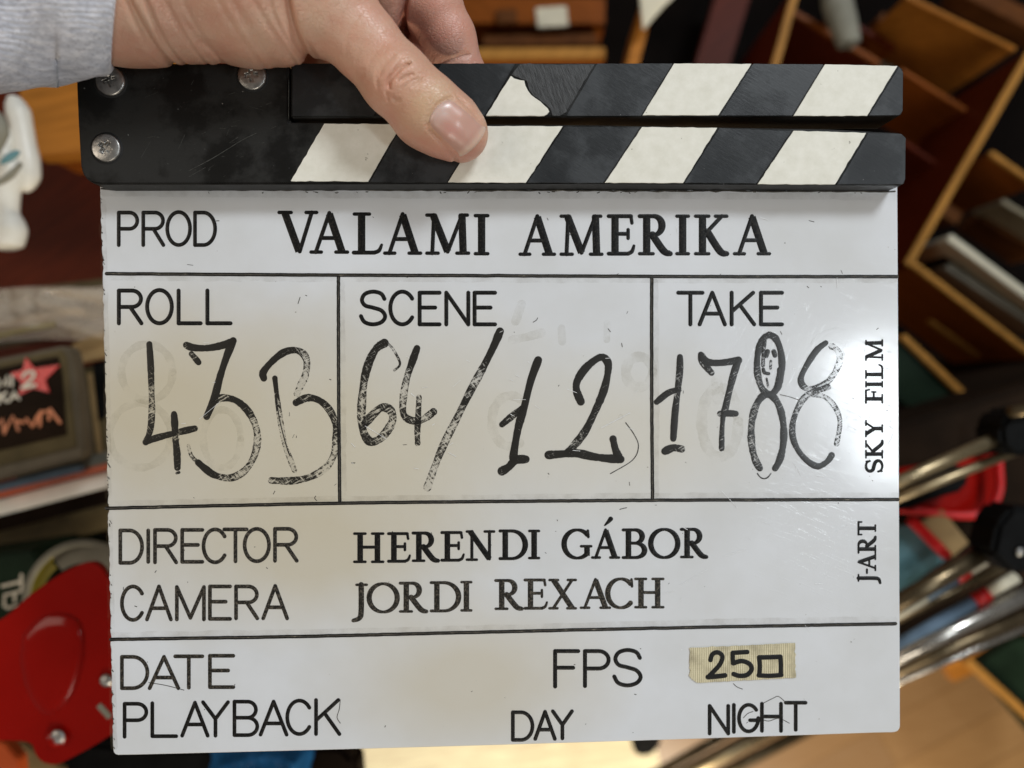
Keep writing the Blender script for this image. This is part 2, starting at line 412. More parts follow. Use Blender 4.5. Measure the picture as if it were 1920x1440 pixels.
SERIF = {
 'A': [([(.5, 0), (.13, 1)], t_), ([(.5, .02), (.85, 1)], T_), ([(.27, .64), (.73, .64)], t_), ([(0, 1), (.28, 1)], s_), ([(.68, 1), (1, 1)], s_)],
 'V': [([(.15, 0), (.53, .97)], T_), ([(.87, 0), (.55, .97)], t_), ([(0, 0), (.32, 0)], s_), ([(.72, 0), (1, 0)], s_)],
 'L': [([(.28, 0), (.28, 1)], T_), ([(.02, 0), (.56, 0)], s_), ([(0, 1), (.75, 1)], t_), ([(.72, 1), (.9, .95), (1, .8)], t_)],
 'M': [([(.17, 0), (.13, 1)], t_), ([(.16, .02), (.5, .96)], T_), ([(.5, .96), (.84, 0)], t_), ([(.84, 0), (.87, 1)], T_), ([(0, 1), (.27, 1)], s_), ([(.72, 1), (1, 1)], s_), ([(0, 0), (.2, 0)], s_), ([(.8, 0), (.97, 0)], s_)],
 'I': [([(.5, 0), (.5, 1)], T_), ([(0, 0), (1, 0)], s_), ([(0, 1), (1, 1)], s_)],
 'E': [([(.25, 0), (.25, 1)], T_), ([(0, 0), (.88, 0)], t_), ([(.88, 0), (.92, .18)], s_), ([(.25, .47), (.74, .47)], t_), ([(.77, .36), (.77, .59)], s_), ([(0, 1), (.78, 1)], t_), ([(.76, 1), (.92, .94), (1, .79)], t_)],
 'F': [([(.3, 0), (.3, 1)], T_), ([(0, 0), (.95, 0)], t_), ([(.95, 0), (1, .2)], s_), ([(.3, .48), (.8, .48)], t_), ([(.83, .36), (.83, .6)], s_), ([(0, 1), (.62, 1)], s_)],
 'R': [([(.23, 0), (.23, 1)], T_), ([(0, 0), (.42, 0)] + arc(.46, .25, .27, .25, -90, 90) + [(.23, .5)], b_), ([(.42, .5), (.78, .92), (1, 1)], T_), ([(0, 1), (.44, 1)], s_)],
 'K': [([(.22, 0), (.22, 1)], T_), ([(.84, 0), (.25, .52)], t_), ([(.38, .42), (.78, .93), (1, 1)], T_), ([(0, 0), (.42, 0)], s_), ([(.64, 0), (1, 0)], s_), ([(0, 1), (.42, 1)], s_)],
 'H': [([(.2, 0), (.2, 1)], T_), ([(.8, 0), (.8, 1)], T_), ([(.2, .48), (.8, .48)], t_), ([(0, 0), (.38, 0)], s_), ([(.62, 0), (1, 0)], s_), ([(0, 1), (.38, 1)], s_), ([(.62, 1), (1, 1)], s_)],
 'N': [([(.18, 0), (.18, 1)], t_), ([(.12, 0), (.83, .97)], T_), ([(.83, 0), (.83, .97)], t_), ([(0, 0), (.2, 0)], s_), ([(0, 1), (.36, 1)], s_), ([(.66, 0), (1, 0)], s_)],
 'D': [([(.2, 0), (.2, 1)], T_), ([(0, 0), (.42, 0)] + arc(.45, .5, .52, .5, -90, 90, 24) + [(0, 1)], b_)],
 'B': [([(.24, 0), (.24, 1)], T_), ([(0, 0), (.5, 0)] + arc(.54, .24, .33, .24, -90, 90) + [(.24, .48)], b_), ([(.5, .48)] + arc(.56, .74, .42, .26, -90, 90) + [(0, 1)], b_)],
 'O': [(arc(.5, .5, .47, .5, 0, 360, 40), 'o')],
 'C': [(arc(.52, .5, .5, .5, -42, -318, 34), 'c'), ([(.93, .02), (.95, .26)], s_)],
 'G': [(arc(.5, .5, .48, .5, -42, -318, 34), 'c'), ([(.85, .58), (.85, .92)], T_), ([(.64, .58), (1, .58)], s_), ([(.88, .03), (.9, .25)], s_)],
 'J': [([(.62, 0), (.62, .72), (.5, .93), (.08, 1)], T_), ([(.3, 0), (1, 0)], s_)],
 'X': [([(.15, 0), (.87, 1)], T_), ([(.86, 0), (.14, 1)], t_), ([(0, 0), (.32, 0)], s_), ([(.7, 0), (1, 0)], s_), ([(0, 1), (.3, 1)], s_), ([(.68, 1), (1, 1)], s_)],
 'Y': [([(.16, 0), (.5, .52)], T_), ([(.85, 0), (.5, .52)], t_), ([(.5, .5), (.5, 1)], T_), ([(0, 0), (.34, 0)], s_), ([(.7, 0), (1, 0)], s_), ([(.3, 1), (.72, 1)], s_)],
 'S': [(A_(Scurve), b_), ([(.93, .02), (.96, .25)], s_), ([(.04, .75), (.04, .98)], s_)],
 'T': [([(.5, 0), (.5, 1)], T_), ([(0, 0), (1, 0)], t_), ([(0, 0), (0, .18)], s_), ([(1, 0), (1, .18)], s_), ([(.28, 1), (.74, 1)], s_)],
 '-': [([(0, .5), (1, .5)], t_)],
}
def boxmap(x0, x1, y0, y1, rot=False):
    if rot: return lambda g: (x0 + g[1] * (x1 - x0), y1 - g[0] * (y1 - y0))
    return lambda g: (x0 + g[0] * (x1 - x0), y0 + g[1] * (y1 - y0))
def word(name, text, spec, parent, mat, label, serif=False, wd=7.2, rot=False, wT=None):
    """spec: one (x0, x1, ytop, ybottom) box in photo pixels per letter"""
    r = Rib(B)
    for ch, bx in zip(text, spec):
        if serif:
            T = wT; wid = {T_: T, t_: T * .55, b_: T * .72, s_: T * .48}
            ins = T * .24; x0, x1, y0, y1 = bx; f = boxmap(x0 + ins, x1 - ins, y0 + ins, y1 - ins, rot)
            for pts, k in SERIF[ch]:
                P = [f(q) for q in pts]
                if k in 'oc':
                    ww = []
                    for q in pts: ww.append(T * (.5 + .5 * abs(q[0] - .5) * 2 * (1.0)))
                    r.stroke(P, ww)
                elif len(P) == 3 or len(P) == 4: r.stroke(catmull(P, 8), [wid[k]] * 2 + [wid[k] * .7])
                elif k == b_ and len(P) > 8:
                    n_ = len(P); ww = [wid[t_] + (T - wid[t_]) * max(0, math.sin(math.pi * (i / (n_ - 1)))) ** 2 for i in range(n_)]
                    r.stroke(P, ww)
                else: r.stroke(P, wid[k], cap=(k != T_))
        else:
            i_ = wd / 2; f = boxmap(bx[0] + i_, bx[1] - i_, bx[2] + i_, bx[3] - i_, rot)
            for pts in SANS[ch]: r.split_stroke([f(q) for q in pts], wd)
    return r.build(name, mat, parent, label)

def join_marks(o, r, mat):
    me = o.data; me.materials.append(mat); mi = len(me.materials) - 1; org = Vector(ORI[o.name])
    bm = bmesh.new(); bm.from_mesh(me); vs = [bm.verts.new(Vector(v) - org) for v in r.V]
    for f in r.F:
        fc = bm.faces.new([vs[k] for k in f]); fc.material_index = mi; fc.smooth = True
    bm.to_mesh(me); bm.free(); me.update()
# ------------------------------------------------------------ THE CLAPPERBOARD
cb = thing('clapperboard', 'white clapperboard with striped sticks, engraved lettering and handwritten numbers, gripped by a hand', 'clapperboard', c0)
pts = [(187, 346)]
y = 356
while y < 1404:
    t = (y - 355) / 1055; x = 187.5 + 24 * t ** .9 + rng.normal(0, .7) + (1.6 if rng.random() < .12 else 0)
    pts.append((x, y)); y += rng.uniform(5, 12)
pts += [(212, 1408), (214, 1413), (219, 1416)]
for x in range(260, 1660, 60):
    t = (x - 212) / 1475; pts.append((x, 1416.5 - 36 * t - 8 * t ** 2.2))
pts += [(1676, 1373.5), (1684, 1371), (1688, 1364)]
pts += [(1687.5, 1200), (1686, 900), (1684.5, 600), (1683, 346)]
pts = pts[::-1]
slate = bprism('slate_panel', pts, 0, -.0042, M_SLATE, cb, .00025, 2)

# front body: lower stick with hinge plate in one piece
WF = .0088; WBK = -.0056
low = [(143, 160), (143, 132), (150, 119), (541, 118), (541, 229), (1100, 234), (1560, 242), (1690, 249), (1700, 257), (1699, 338), (1694, 347),
       (1100, 344), (190, 346), (172, 343), (158, 332), (151, 315), (146, 230)]
lower = bprism('lower_stick', low[::-1], WF, WBK, M_STICK, cb, .0006, 3)
upp = [(545, 118), (1100, 118), (1680, 122), (1690, 125), (1695, 133), (1694, 208), (1688, 217), (1100, 219), (545, 221)]
upper = bprism('upper_stick', upp[::-1], WF, WBK, M_STICK, cb, .0005, 3)
# thin rib of the hinge-plate edge and the ledge under the stick
def stripe(name, poly, mat, parent, h=.00022, jag=0):
    if jag:
        out = []
        n = len(poly)
        for i in range(n):
            a = np.array(poly[i], float); b = np.array(poly[(i + 1) % n], float); L = np.linalg.norm(b - a); k = max(1, int(L / 9))
            for j in range(k):
                q = a + (b - a) * j / k
                if j: q = q + rng.normal(0, jag, 2)
                out.append(tuple(q))
        poly = out
    return bprism(name, poly, WF + h, WF - .0003, mat, parent, .00006, 1)
def para(x0b, x1b, x0t, x1t, yb0, yb1, yt0, yt1): return [(x0b, yb0), (x1b, yb1), (x1t, yt1), (x0t, yt0)]
for a in ((1205, 1347, 1264, 1409, 216, 216, 119, 119.5), (1488, 1626, 1547, 1683, 217, 217, 120.5, 123.5)):
    stripe('cream_stripe', para(*a), M_WSTRIPE, upper, jag=.25)
torn = [(911, 217), (958, 142), (964, 147), (975, 150), (983, 151), (985, 160), (990, 170), (996, 178), (1004, 184), (1013, 190), (1020, 197), (1027, 203), (1030, 209), (1026, 214), (1020, 217)]
o = stripe('cream_stripe', torn, M_WSTRIPE, upper, .0004, jag=.3); o['label'] = 'cream stripe with its upper right corner torn away'
o = stripe('glue_patch', [(959, 140), (975, 120), (1115, 120), (1062, 210), (1050, 217), (1036, 217), (1031, 203), (1018, 192), (1000, 179), (992, 168), (988, 152), (966, 143)], M_TORN, upper, .00018, jag=.8)
for a in ((770, 908, 828, 966, 217, 217, 119, 119), (1062, 1202, 1120, 1261, 217, 217, 119, 119), (1350, 1485, 1412, 1544, 216.5, 216.5, 119.5, 120.5)):
    stripe('black_stripe', para(*a), M_BSTRIPE, upper, jag=.2)
stripe('black_stripe', [(1629, 216.5), (1686, 216), (1692.5, 208), (1693, 135), (1686, 125.5)], M_BSTRIPE, upper)
for a in ((545, 690, 608, 752, 339.5, 340.5, 231.5, 233), (840, 986, 906, 1055, 341.5, 342.5, 236, 236.5), (1134, 1281, 1204, 1345, 342.5, 343, 238, 239.5), (1421, 1566, 1488, 1624, 345, 345.5, 245, 249)):
    stripe('cream_stripe', para(*a), M_WSTRIPE, lower, jag=.35)
for a in ((694, 837, 756, 902, 340.5, 341.5, 233, 236), (989, 1131, 1059, 1200, 342.5, 342.5, 237, 238.5), (1284, 1418, 1349, 1484, 343, 344, 240, 245)):
    stripe('black_stripe', para(*a), M_BSTRIPE, lower, jag=.3)
stripe('black_stripe', [(1570, 345.5), (1692, 345.5), (1697, 337), (1698.5, 259), (1690, 251), (1628, 249)], M_BSTRIPE, lower, jag=.2)
# worn slip of laminate beside the hinge plate
stripe('black_stripe', [(548, 217), (700, 217), (760, 119), (548, 119)], M_BSTRIPE, upper)
# scuffs on the hinge plate
r = Rib(lambda x, y, h: B(x, y, WF + h))
for _ in range(46):
    x = rng.uniform(170, 520); yy = rng.uniform(150, 335); L = rng.exponential(9) + 2; a = rng.normal(-.45, .5)
    r.stroke([(x, yy), (x + L * math.cos(a), yy + L * math.sin(a))], rng.uniform(.4, .9), h=.00003, base=.00001)
r.stroke(catmull([(355, 320), (400, 296), (452, 264), (480, 250)], 5), 1.4, h=.0001, base=.00001)
r.stroke([(541.5, 150), (541, 222)], 1.6, h=.0001, base=.00001)
M_SCUFF = plain('pale_scuff', (.06, .06, .055), .45, 0, .5, 900)
join_marks(lower, r, M_SCUFF)
# ledge strip where slate and stick meet: grime line
r = Rib(B)
xs = list(range(190, 1690, 12)); r.stroke([(x, 355 + 4 * ((x - 190) / 1500) + rng.normal(0, .5)) for x in xs], [3 + rng.uniform(-.8, 1.4) for _ in xs], h=.0002)
r.build('glue_line', M_LINE, slate)

def screw(cx, cy, rpx, ang, lab=None):
    R = rpx * .00018 * .96; nr, na = 26, 96; C = Vector(B(cx, cy, WF)); V = []; F = []
    ux = Vector((1, 0, -SX)).normalized(); uy = NB.cross(ux)
    for i in range(nr + 1):
        rr = i / nr
        for k in range(na):
            a = 2 * math.pi * k / na; x = rr * math.cos(a); y_ = rr * math.sin(a)
            h = .0011 * math.sqrt(max(0, 1 - (rr * .93) ** 2)) + .0002
            if rr > .93: h = .0002 + .0006 * (1 - rr) / .07 * .7
            ca = math.cos(ang); sa = math.sin(ang); u = x * ca + y_ * sa; v = -x * sa + y_ * ca
            arm = min(max(abs(u) - .42 , abs(v) - (.085 + .05 * (1 - abs(u)))), max(abs(v) - .42, abs(u) - (.085 + .05 * (1 - abs(v)))))
            if arm < .04: h -= .0011 * min(1, (.04 - arm) / .06)
            V.append(tuple(C + (ux * x + uy * y_) * R + NB * h))
    for i in range(nr):
        for k in range(na): F.append((i * na + k, i * na + (k + 1) % na, (i + 1) * na + (k + 1) % na, (i + 1) * na + k))
    s0 = len(V)
    for k in range(na):
        a = 2 * math.pi * k / na; V.append(tuple(C + (ux * math.cos(a) + uy * math.sin(a)) * R * 1.02 - NB * .0004))
    for k in range(na): F.append((nr * na + k, nr * na + (k + 1) % na, s0 + (k + 1) % na, s0 + k))
    o = link('screw', V, F, M_SCREW, lower, True)
    # dark countersink ring
    V = []; F = []
    for j, rr in enumerate((1.01, 1.12)):
        for k in range(na):
            a = 2 * math.pi * k / na; V.append(tuple(C + (ux * math.cos(a) + uy * math.sin(a)) * R * rr + NB * (.00035 if j == 0 else .00004)))
    for k in range(na): F.append((k, (k + 1) % na, na + (k + 1) % na, na + k))
    link('washer_rim', V, F, M_RECESS, o, True)
screw(208, 153, 27, .35); screw(473, 143, 27, .1); screw(200, 278, 26.5, .95)

# divider grooves
def groove(path):
    r = Rib(B)
    P = catmull(path, 30)
    P = [q + rng.normal(0, .15, 2) for q in P]
    t = P[-1] - P[0]; t = t / np.linalg.norm(t); nn = np.array([-t[1], t[0]])
    r.stroke(P, 6.2, h=.00004)
    r.stroke([q + nn * 2.1 for q in P], 2.3, h=.00013, base=.00005); r.stroke([q - nn * 2.1 for q in P], 2.3, h=.00013, base=.00005)
    n = len(P) * 5
    o = link('dividing_line', r.V, r.F, [M_LINE, M_ENG], slate, True, None, midx=[0 if i < len(r.F) / 3 else 1 for i in range(len(r.F))])
    return o
groove([(199, 513), (580, 515.5), (960, 517), (1320, 518.5), (1682, 518.5)])
groove([(199, 953), (640, 943.5), (960, 940), (1222, 938), (1684, 936.5)])
groove([(208, 1199), (580, 1193), (960, 1184), (1320, 1176), (1679, 1169.5)])
groove([(634.5, 519), (635, 740), (637, 941)]); groove([(1222, 521), (1222, 740), (1223.5, 936)])

W = 'engraved_word'
word(W, 'PROD', [(219, 261, 395, 463), (265, 310, 395, 463), (310, 360, 394, 463), (362, 407, 395, 463)], slate, M_ENG, 'thin black engraved word PROD')
word(W, 'VALAMI', [(520, 597, 395, 477), (580, 655, 396, 476), (660, 719, 398, 477), (718, 792, 398, 478), (797, 882, 400, 478), (888, 918, 401, 479)], slate, M_ENG, 'thick serif word VALAMI', True, wT=14)
word(W, 'AMERIKA', [(972, 1043, 402, 480), (1049, 1132, 402, 480), (1138, 1192, 402, 479), (1196, 1260, 402, 479), (1266, 1294, 402, 479), (1301, 1366, 402, 479), (1374, 1446, 402, 479)], slate, M_ENG, 'thick serif word AMERIKA', True, wT=14)
word(W, 'ROLL', [(219, 269, 541, 610), (272, 326, 540, 610), (331, 380, 541, 610), (385, 436, 541, 610)], slate, M_ENG, 'thin black engraved word ROLL', wd=7.7)
word(W, 'SCENE', [(673, 726, 543, 612), (728, 779, 543, 612), (783, 828, 545, 612), (833, 882, 545, 612), (886, 932, 545, 612)], slate, M_ENG, 'thin black engraved word SCENE', wd=7.7)
word(W, 'TAKE', [(1268, 1321, 545, 612), (1308, 1363, 545, 612), (1368, 1418, 545, 612), (1423, 1470, 545, 612)], slate, M_ENG, 'thin black engraved word TAKE', wd=7.7)
word(W, 'SKYFILM', [(1622, 1656, 862, 886), (1622, 1656, 825, 860), (1622, 1656, 787, 820), (1622, 1656, 729, 757), (1622, 1656, 714, 727), (1622, 1656, 682, 711), (1622, 1656, 636, 677)], slate, M_ENG, 'small serif words SKY FILM running up the right edge', True, rot=True, wT=7.2)
word(W, 'J-ART', [(1608, 1652, 1076, 1096), (1608, 1643, 1066, 1076), (1608, 1643, 1037, 1071), (1608, 1643, 1005, 1038), (1608, 1643, 977, 1004)], slate, M_ENG, 'small serif word J-ART running up the right edge', True, rot=True, wT=7.2)
word(W, 'DIRECTOR', [(222, 270, 991, 1059), (274, 282, 991, 1057), (287, 334, 990, 1058), (338, 383, 990, 1057), (378, 427, 989, 1058), (417, 466, 989, 1056), (455, 508, 988, 1056), (512, 560, 988, 1055)], slate, M_ENGW, 'worn engraved word DIRECTOR')
word(W, 'CAMERA', [(225, 272, 1096, 1166), (272, 324, 1096, 1165), (328, 386, 1097, 1165), (390, 435, 1096, 1164), (439, 486, 1096, 1163), (490, 542, 1095, 1163)], slate, M_ENGW, 'worn engraved word CAMERA')
word(W, 'DATE', [(225, 280, 1228, 1294), (277, 338, 1228, 1294), (325, 383, 1227, 1293), (390, 441, 1226, 1292)], slate, M_ENGW, 'worn engraved word DATE')
word(W, 'PLAYBACK', [(230, 278, 1316, 1385), (282, 334, 1315, 1384), (338, 393, 1314, 1383), (377, 431, 1313, 1383), (436, 486, 1312, 1382), (485, 541, 1312, 1381), (535, 586, 1310, 1380), (589, 640, 1309, 1380)], slate, M_ENG, 'thin black engraved word PLAYBACK')
word(W, 'HERENDI', [(662, 721, 998, 1056), (726, 771, 998, 1055), (772, 824, 997, 1054), (826, 872, 996, 1053), (873, 929, 994, 1052), (935, 989, 993, 1050), (990, 1013, 993, 1049)], slate, M_ENG, 'serif word HERENDI', True, wT=10.8)
word(W, 'GABOR', [(1054, 1111, 991, 1049), (1108, 1163, 991, 1048), (1166, 1212, 991, 1048), (1216, 1275, 990, 1048), (1275, 1327, 990, 1047)], slate, M_ENG, 'serif word GABOR below its accent', True, wT=10.8)
r = Rib(B); r.stroke([(1147 - 2, 973), (1141, 978), (1134, 985)], [9, 7, 3]); r.build('accent_mark', M_ENG, slate)
word(W, 'JORDI', [(658, 690, 1094, 1166), (688, 749, 1092, 1150), (748, 802, 1091, 1149), (806, 864, 1090, 1148), (863, 886, 1089, 1147)], slate, M_ENGW, 'serif word JORDI', True, wT=10.4)
word(W, 'REXACH', [(927, 981, 1086, 1144), (982, 1028, 1085, 1143), (1028, 1082, 1085, 1143), (1087, 1146, 1084, 1142), (1136, 1190, 1083, 1142), (1189, 1246, 1083, 1141)], slate, M_ENGW, 'serif word REXACH', True, wT=10.4)
word(W, 'FPS', [(1037, 1088, 1217, 1291), (1093, 1145, 1217, 1290), (1148, 1205, 1215, 1289)], slate, M_ENG, 'thin black engraved word FPS', wd=7.7)
word(W, 'DAY', [(958, 1002, 1332, 1391), (1000, 1044, 1331, 1389), (1033, 1076, 1330, 1388)], slate, M_ENG, 'thin black engraved word DAY')
word(W, 'NIGHT', [(1327, 1369, 1320, 1379), (1372, 1380, 1318, 1376), (1382, 1424, 1318, 1375), (1425, 1468, 1316, 1374), (1470, 1514, 1314, 1372)], slate, M_ENG, 'thin black engraved word NIGHT')

# handwriting in marker
def z1(p): return (180 + p[0] / 3.131, 500 + p[1] / 3.131)
def z2(p): return (630 + p[0] / 3.1475, 510 + p[1] / 3.1475)
def z3(p): return (1200 + p[0] / 3.2, 510 + p[1] / 3.2)
def hand_text(label, strokes, z, mat=M_INK, k=1.1, name='marker_writing', par=None, n=8):
    r = Rib(B)
    for pts, wd, wears in strokes:
        P = catmull([z(q) for q in pts], n)
        # hand tremor and uneven marker width
        ww = [max(.8, wd * k * (1 + .09 * math.sin(i * .35 + wd) + rng.normal(0, .03))) for i in range(len(P))]
        r.stroke(P, ww, h=.00003, base=.00006 if mat is not M_GHOST else .00001, wears=wears)
    return r.build(name, mat, par or slate, label)
hand_text('half worn handwritten 43', [
 ([(313, 455), (320, 560), (325, 700), (328, 850), (318, 960), (292, 1030)], 11, [0, .1, .55, .75, .55, .4, .3]),
 ([(292, 1030), (340, 1010), (430, 985), (500, 968), (580, 950)], 11, [.35, .3, .5, .3]),
 ([(458, 865), (462, 920), (465, 1000), (475, 1090), (478, 1180)], 11.5, [0, .1, .6, .2, .3]),
 ([(474, 1212), (488, 1208)], 5, [.6, .6]),
 ([(530, 460), (570, 475), (650, 478), (740, 462), (805, 435)], 12, [.5, .1, 0, .2]),
 ([(805, 435), (770, 520), (730, 640), (695, 770), (650, 880)], 12.5, [0, 0, .1, .3, .3]),
 ([(560, 512), (580, 535), (602, 562)], 10, [.7, .1]),
 ([(690, 790), (740, 770), (820, 785), (890, 845), (935, 930), (948, 1020), (925, 1120), (870, 1200), (790, 1240), (700, 1225), (640, 1185), (600, 1150)], 12, [.5, .5, .2, .75, .85, .75, .8, .6, .1, .1]),
 ([(600, 1150), (560, 1110), (542, 1050)], 6, [.6, .9])], z1)
hand_text('half worn handwritten letter B', [
 ([(985, 655), (982, 620), (1030, 560), (1100, 505), (1165, 490), (1215, 510), (1238, 560), (1228, 640), (1200, 700), (1180, 745)], 12, [0, 0, .1, .35, .6, .75, .85, .95, 1]),
 ([(1175, 798), (1240, 770), (1310, 785), (1370, 840), (1405, 920), (1410, 1000), (1400, 1090), (1360, 1170), (1280, 1225), (1200, 1250), (1120, 1258), (1030, 1255)], 12, [.3, .5, .3, .6, .6, .7, .9, .85, .6, .6, .75]),
 ([(1050, 655), (1065, 780), (1085, 920), (1110, 1050), (1140, 1130), (1165, 1195)], 9, [0, .5, .95, 1, .9, .8]),
 ([(1057, 780), (1085, 930), (1120, 1060), (1138, 1110)], 1.8, [.2, .5])], z1)
hand_text('half worn handwritten 64', [
 ([(285, 420), (240, 450), (200, 520), (170, 620), (155, 740), (150, 860), (165, 950), (200, 1000), (250, 990), (300, 940), (335, 870), (320, 815), (270, 800), (220, 840), (175, 890)], 14, [.35, .4, .5, .75, .6, .5, .7, .8, .6, .6, .45]),
 ([(300, 415), (340, 460), (378, 540), (345, 580)], 4, [.4, .9, .3, .8]),
 ([(478, 450), (450, 530), (420, 620), (400, 720), (395, 820), (420, 865), (480, 880), (530, 860), (575, 825)], 12, [0, .2, .75, .9, .6, .5, .6, .8, .5]),
 ([(490, 740), (485, 850), (480, 950), (482, 1010)], 10, [.8, .5, .6, .7])], z2)
hand_text('long handwritten slash fading towards its lower end', [([(968, 350), (930, 440), (870, 560), (800, 690), (720, 850), (640, 1010), (590, 1130), (540, 1270)], 13, [0, .1, .4, .75, .5, .8, .7, .85, 1])], z2)
hand_text('bold handwritten 12', [
 ([(1193, 520), (1150, 640), (1110, 800), (1080, 900), (1060, 1000), (1045, 1100)], 13, [.1, .1, .3, .2, .3]),
 ([(1105, 800), (1040, 850), (980, 900)], 11, [.2, .6, .3]), ([(980, 1175), (1020, 1150), (1060, 1110), (1120, 1105)], 14, [.4, .2, .2]),
 ([(1445, 765), (1420, 700), (1425, 640), (1480, 560), (1560, 503), (1602, 530), (1605, 590), (1580, 700), (1530, 820), (1470, 940), (1400, 1030), (1370, 1060)], 13, [0, 0, .1, 0, 0, 0, .1, .3, .3, .7, .1]),
 ([(1255, 1080), (1320, 1075), (1420, 1070), (1520, 1090), (1600, 1100), (1680, 1105)], 14, [.3, .1, .3, .1, .1]),
 ([(1675, 1105), (1650, 1050), (1635, 985)], 13, [.1, .2]),
 ([(1710, 890), (1760, 960), (1785, 1030), (1750, 1110), (1620, 1190)], 1.6, [.3, .4, .2, .3])], z2)
hand_text('scratched handwritten 17', [
 ([(240, 510), (238, 600), (225, 720), (210, 850), (200, 1000)], 11.5, [.1, .5, .55, .15, .2]),
 ([(235, 705), (170, 725), (100, 780)], 10.5, [.6, .3, .2]), ([(150, 1075), (200, 1055), (250, 1062)], 13, [0, .2, .6]),
 ([(365, 495), (375, 540), (430, 605)], 11, [.1, .5, .4]), ([(370, 500), (400, 538), (480, 545), (590, 530)], 12, [.3, .1, .2, .2]),
 ([(590, 530), (560, 620), (530, 740), (505, 850)], 12, [.3, .4, .3, .4]), ([(500, 850), (492, 950), (490, 1060)], 9, [.2, .3, .5]),
 ([(480, 850), (530, 848), (575, 850)], 10.5, [.5, .2, .3])], z3)
hand_text('two tall handwritten eights side by side', [
 (arc(777, 555, 75, 178, -90, 270, 14), 11.5, [.4, .2, .2, .3, .6, .2, .4]),
 (arc(765, 970, 98, 235, -80, 62, 9), 12, [.2, .4, .3, .2, .3]), (arc(765, 970, 98, 235, 118, 280, 9), 12, [.5, .6, .6, .4, .2]),
 (arc(745, 1110, 62, 130, 130, 50, 6), 2.2, [.3, .6]),
 ([(765, 478), (757, 503)], 8, [.3, .3]), ([(803, 478), (810, 500)], 8, [.3, .3]), ([(785, 535), (783, 578)], 5, [.5, .6]), ([(740, 584), (748, 604), (772, 610)], 6, [.2, .5]), ([(838, 586), (834, 620), (822, 690)], 9, [.1, .7]), ([(748, 400), (742, 470), (738, 560)], 7, [.4, .6]), ([(760, 640), (770, 690)], 4, [.5, .8]),
 ([(1115, 425), (1060, 470), (1000, 560), (965, 640), (985, 690), (1040, 700), (1110, 670), (1165, 610), (1200, 530), (1185, 470), (1150, 445)], 10.5, [.1, .2, .3, .3, .7, .6, .85, .9, .95, .8]),
 ([(1130, 690), (1010, 735), (950, 810), (915, 920), (925, 1020), (980, 1110), (1060, 1165), (1120, 1140), (1150, 1100)], 10.5, [.6, .75, .6, .4, .2, .2, .1, .2]),
 ([(1040, 735), (1110, 750), (1170, 810), (1200, 900), (1180, 1030)], 8.5, [.7, .9, .7, .8, .7])], z3)
hand_text('faint ghost of wiped figures', [(arc(300, 620, 150, 165, 0, 360, 20), 13, [0, 0]), (arc(260, 990, 180, 190, 0, 360, 20), 13, [0, 0]), (arc(740, 1010, 110, 170, 0, 360, 16), 12, [0, 0])], z1, M_GHOST, name='wiped_ghost')
hand_text('faint ghost of wiped figures', [([(1095, 190), (1060, 290)], 14, [0, 0]), ([(1040, 400), (1120, 385), (1210, 360)], 15, [0, 0]), ([(1330, 330), (1335, 410)], 13, [0, 0]), ([(1600, 300), (1598, 400)], 12, [0, 0]),
 (arc(1790, 590, 80, 90, 0, 360, 14), 17, [0, 0]), (arc(1030, 880, 110, 150, 60, 300, 14), 16, [0, 0]), (arc(1680, 855, 13, 13, 0, 360, 14), 2, [0, 0])], z2, M_GHOST, name='wiped_ghost')
hand_text('faint ghost of wiped figures', [(arc(480, 900, 110, 210, 0, 360, 20), 18, [0, 0]), ([(460, 650), (470, 760)], 20, [0, 0])], z3, M_GHOST, name='wiped_ghost')
# small nicks, hairline cracks and specks
r = Rib(B)
for _ in range(90):
    x = rng.uniform(215, 1670); yy = rng.uniform(375, 1385); L = rng.exponential(2.2) + .6; a = rng.uniform(0, 3.14)
    r.stroke([(x, yy), (x + L * math.cos(a), yy + L * math.sin(a))], rng.uniform(.6, 1.6), h=.00003)
for P in ([(279, 1280), (310, 1285), (345, 1294)], [(638, 1312), (636, 1330), (632, 1345), (638, 1356)], [(1000, 604), (1006, 600), (1008, 596)], [(1394, 1346), (1402, 1338), (1412, 1334)], [(1432, 1318), (1450, 1309), (1460, 1306), (1474, 1318)],
          [(1420, 1345), (1440, 1352), (1460, 1347), (1480, 1356)], [(1375, 1282), (1382, 1288), (1392, 1292)], [(592, 930), (590, 934), (594, 939)], [(1463, 740), (1480, 744), (1498, 750)], [(1162, 955), (1170, 953), (1175, 952)]):
    r.stroke(catmull(P, 6), 1.3, h=.00004)
join_marks(slate, r, M_LINE)
M_PALE = plain('pale_scratch', (.86, .87, .88), .25, 0, .05, 500)
r = Rib(B)
for _ in range(34):
    x = rng.uniform(1240, 1675); yy = rng.uniform(380, 1300); L = rng.exponential(11) + 2; a = rng.normal(.12, .8)
    r.stroke([(x, yy), (x + L * math.cos(a), yy + L * math.sin(a))], rng.uniform(.5, 1.0), h=.00002, base=.00014)
for _ in range(30):
    x = rng.uniform(240, 1200); yy = rng.uniform(620, 900); L = rng.exponential(9) + 3; a = rng.uniform(-.9, .9)
    r.stroke([(x, yy), (x + L * math.cos(a), yy + L * math.sin(a))], rng.uniform(.5, 1.0), h=.00002, base=.00014)
join_marks(slate, r, M_PALE)

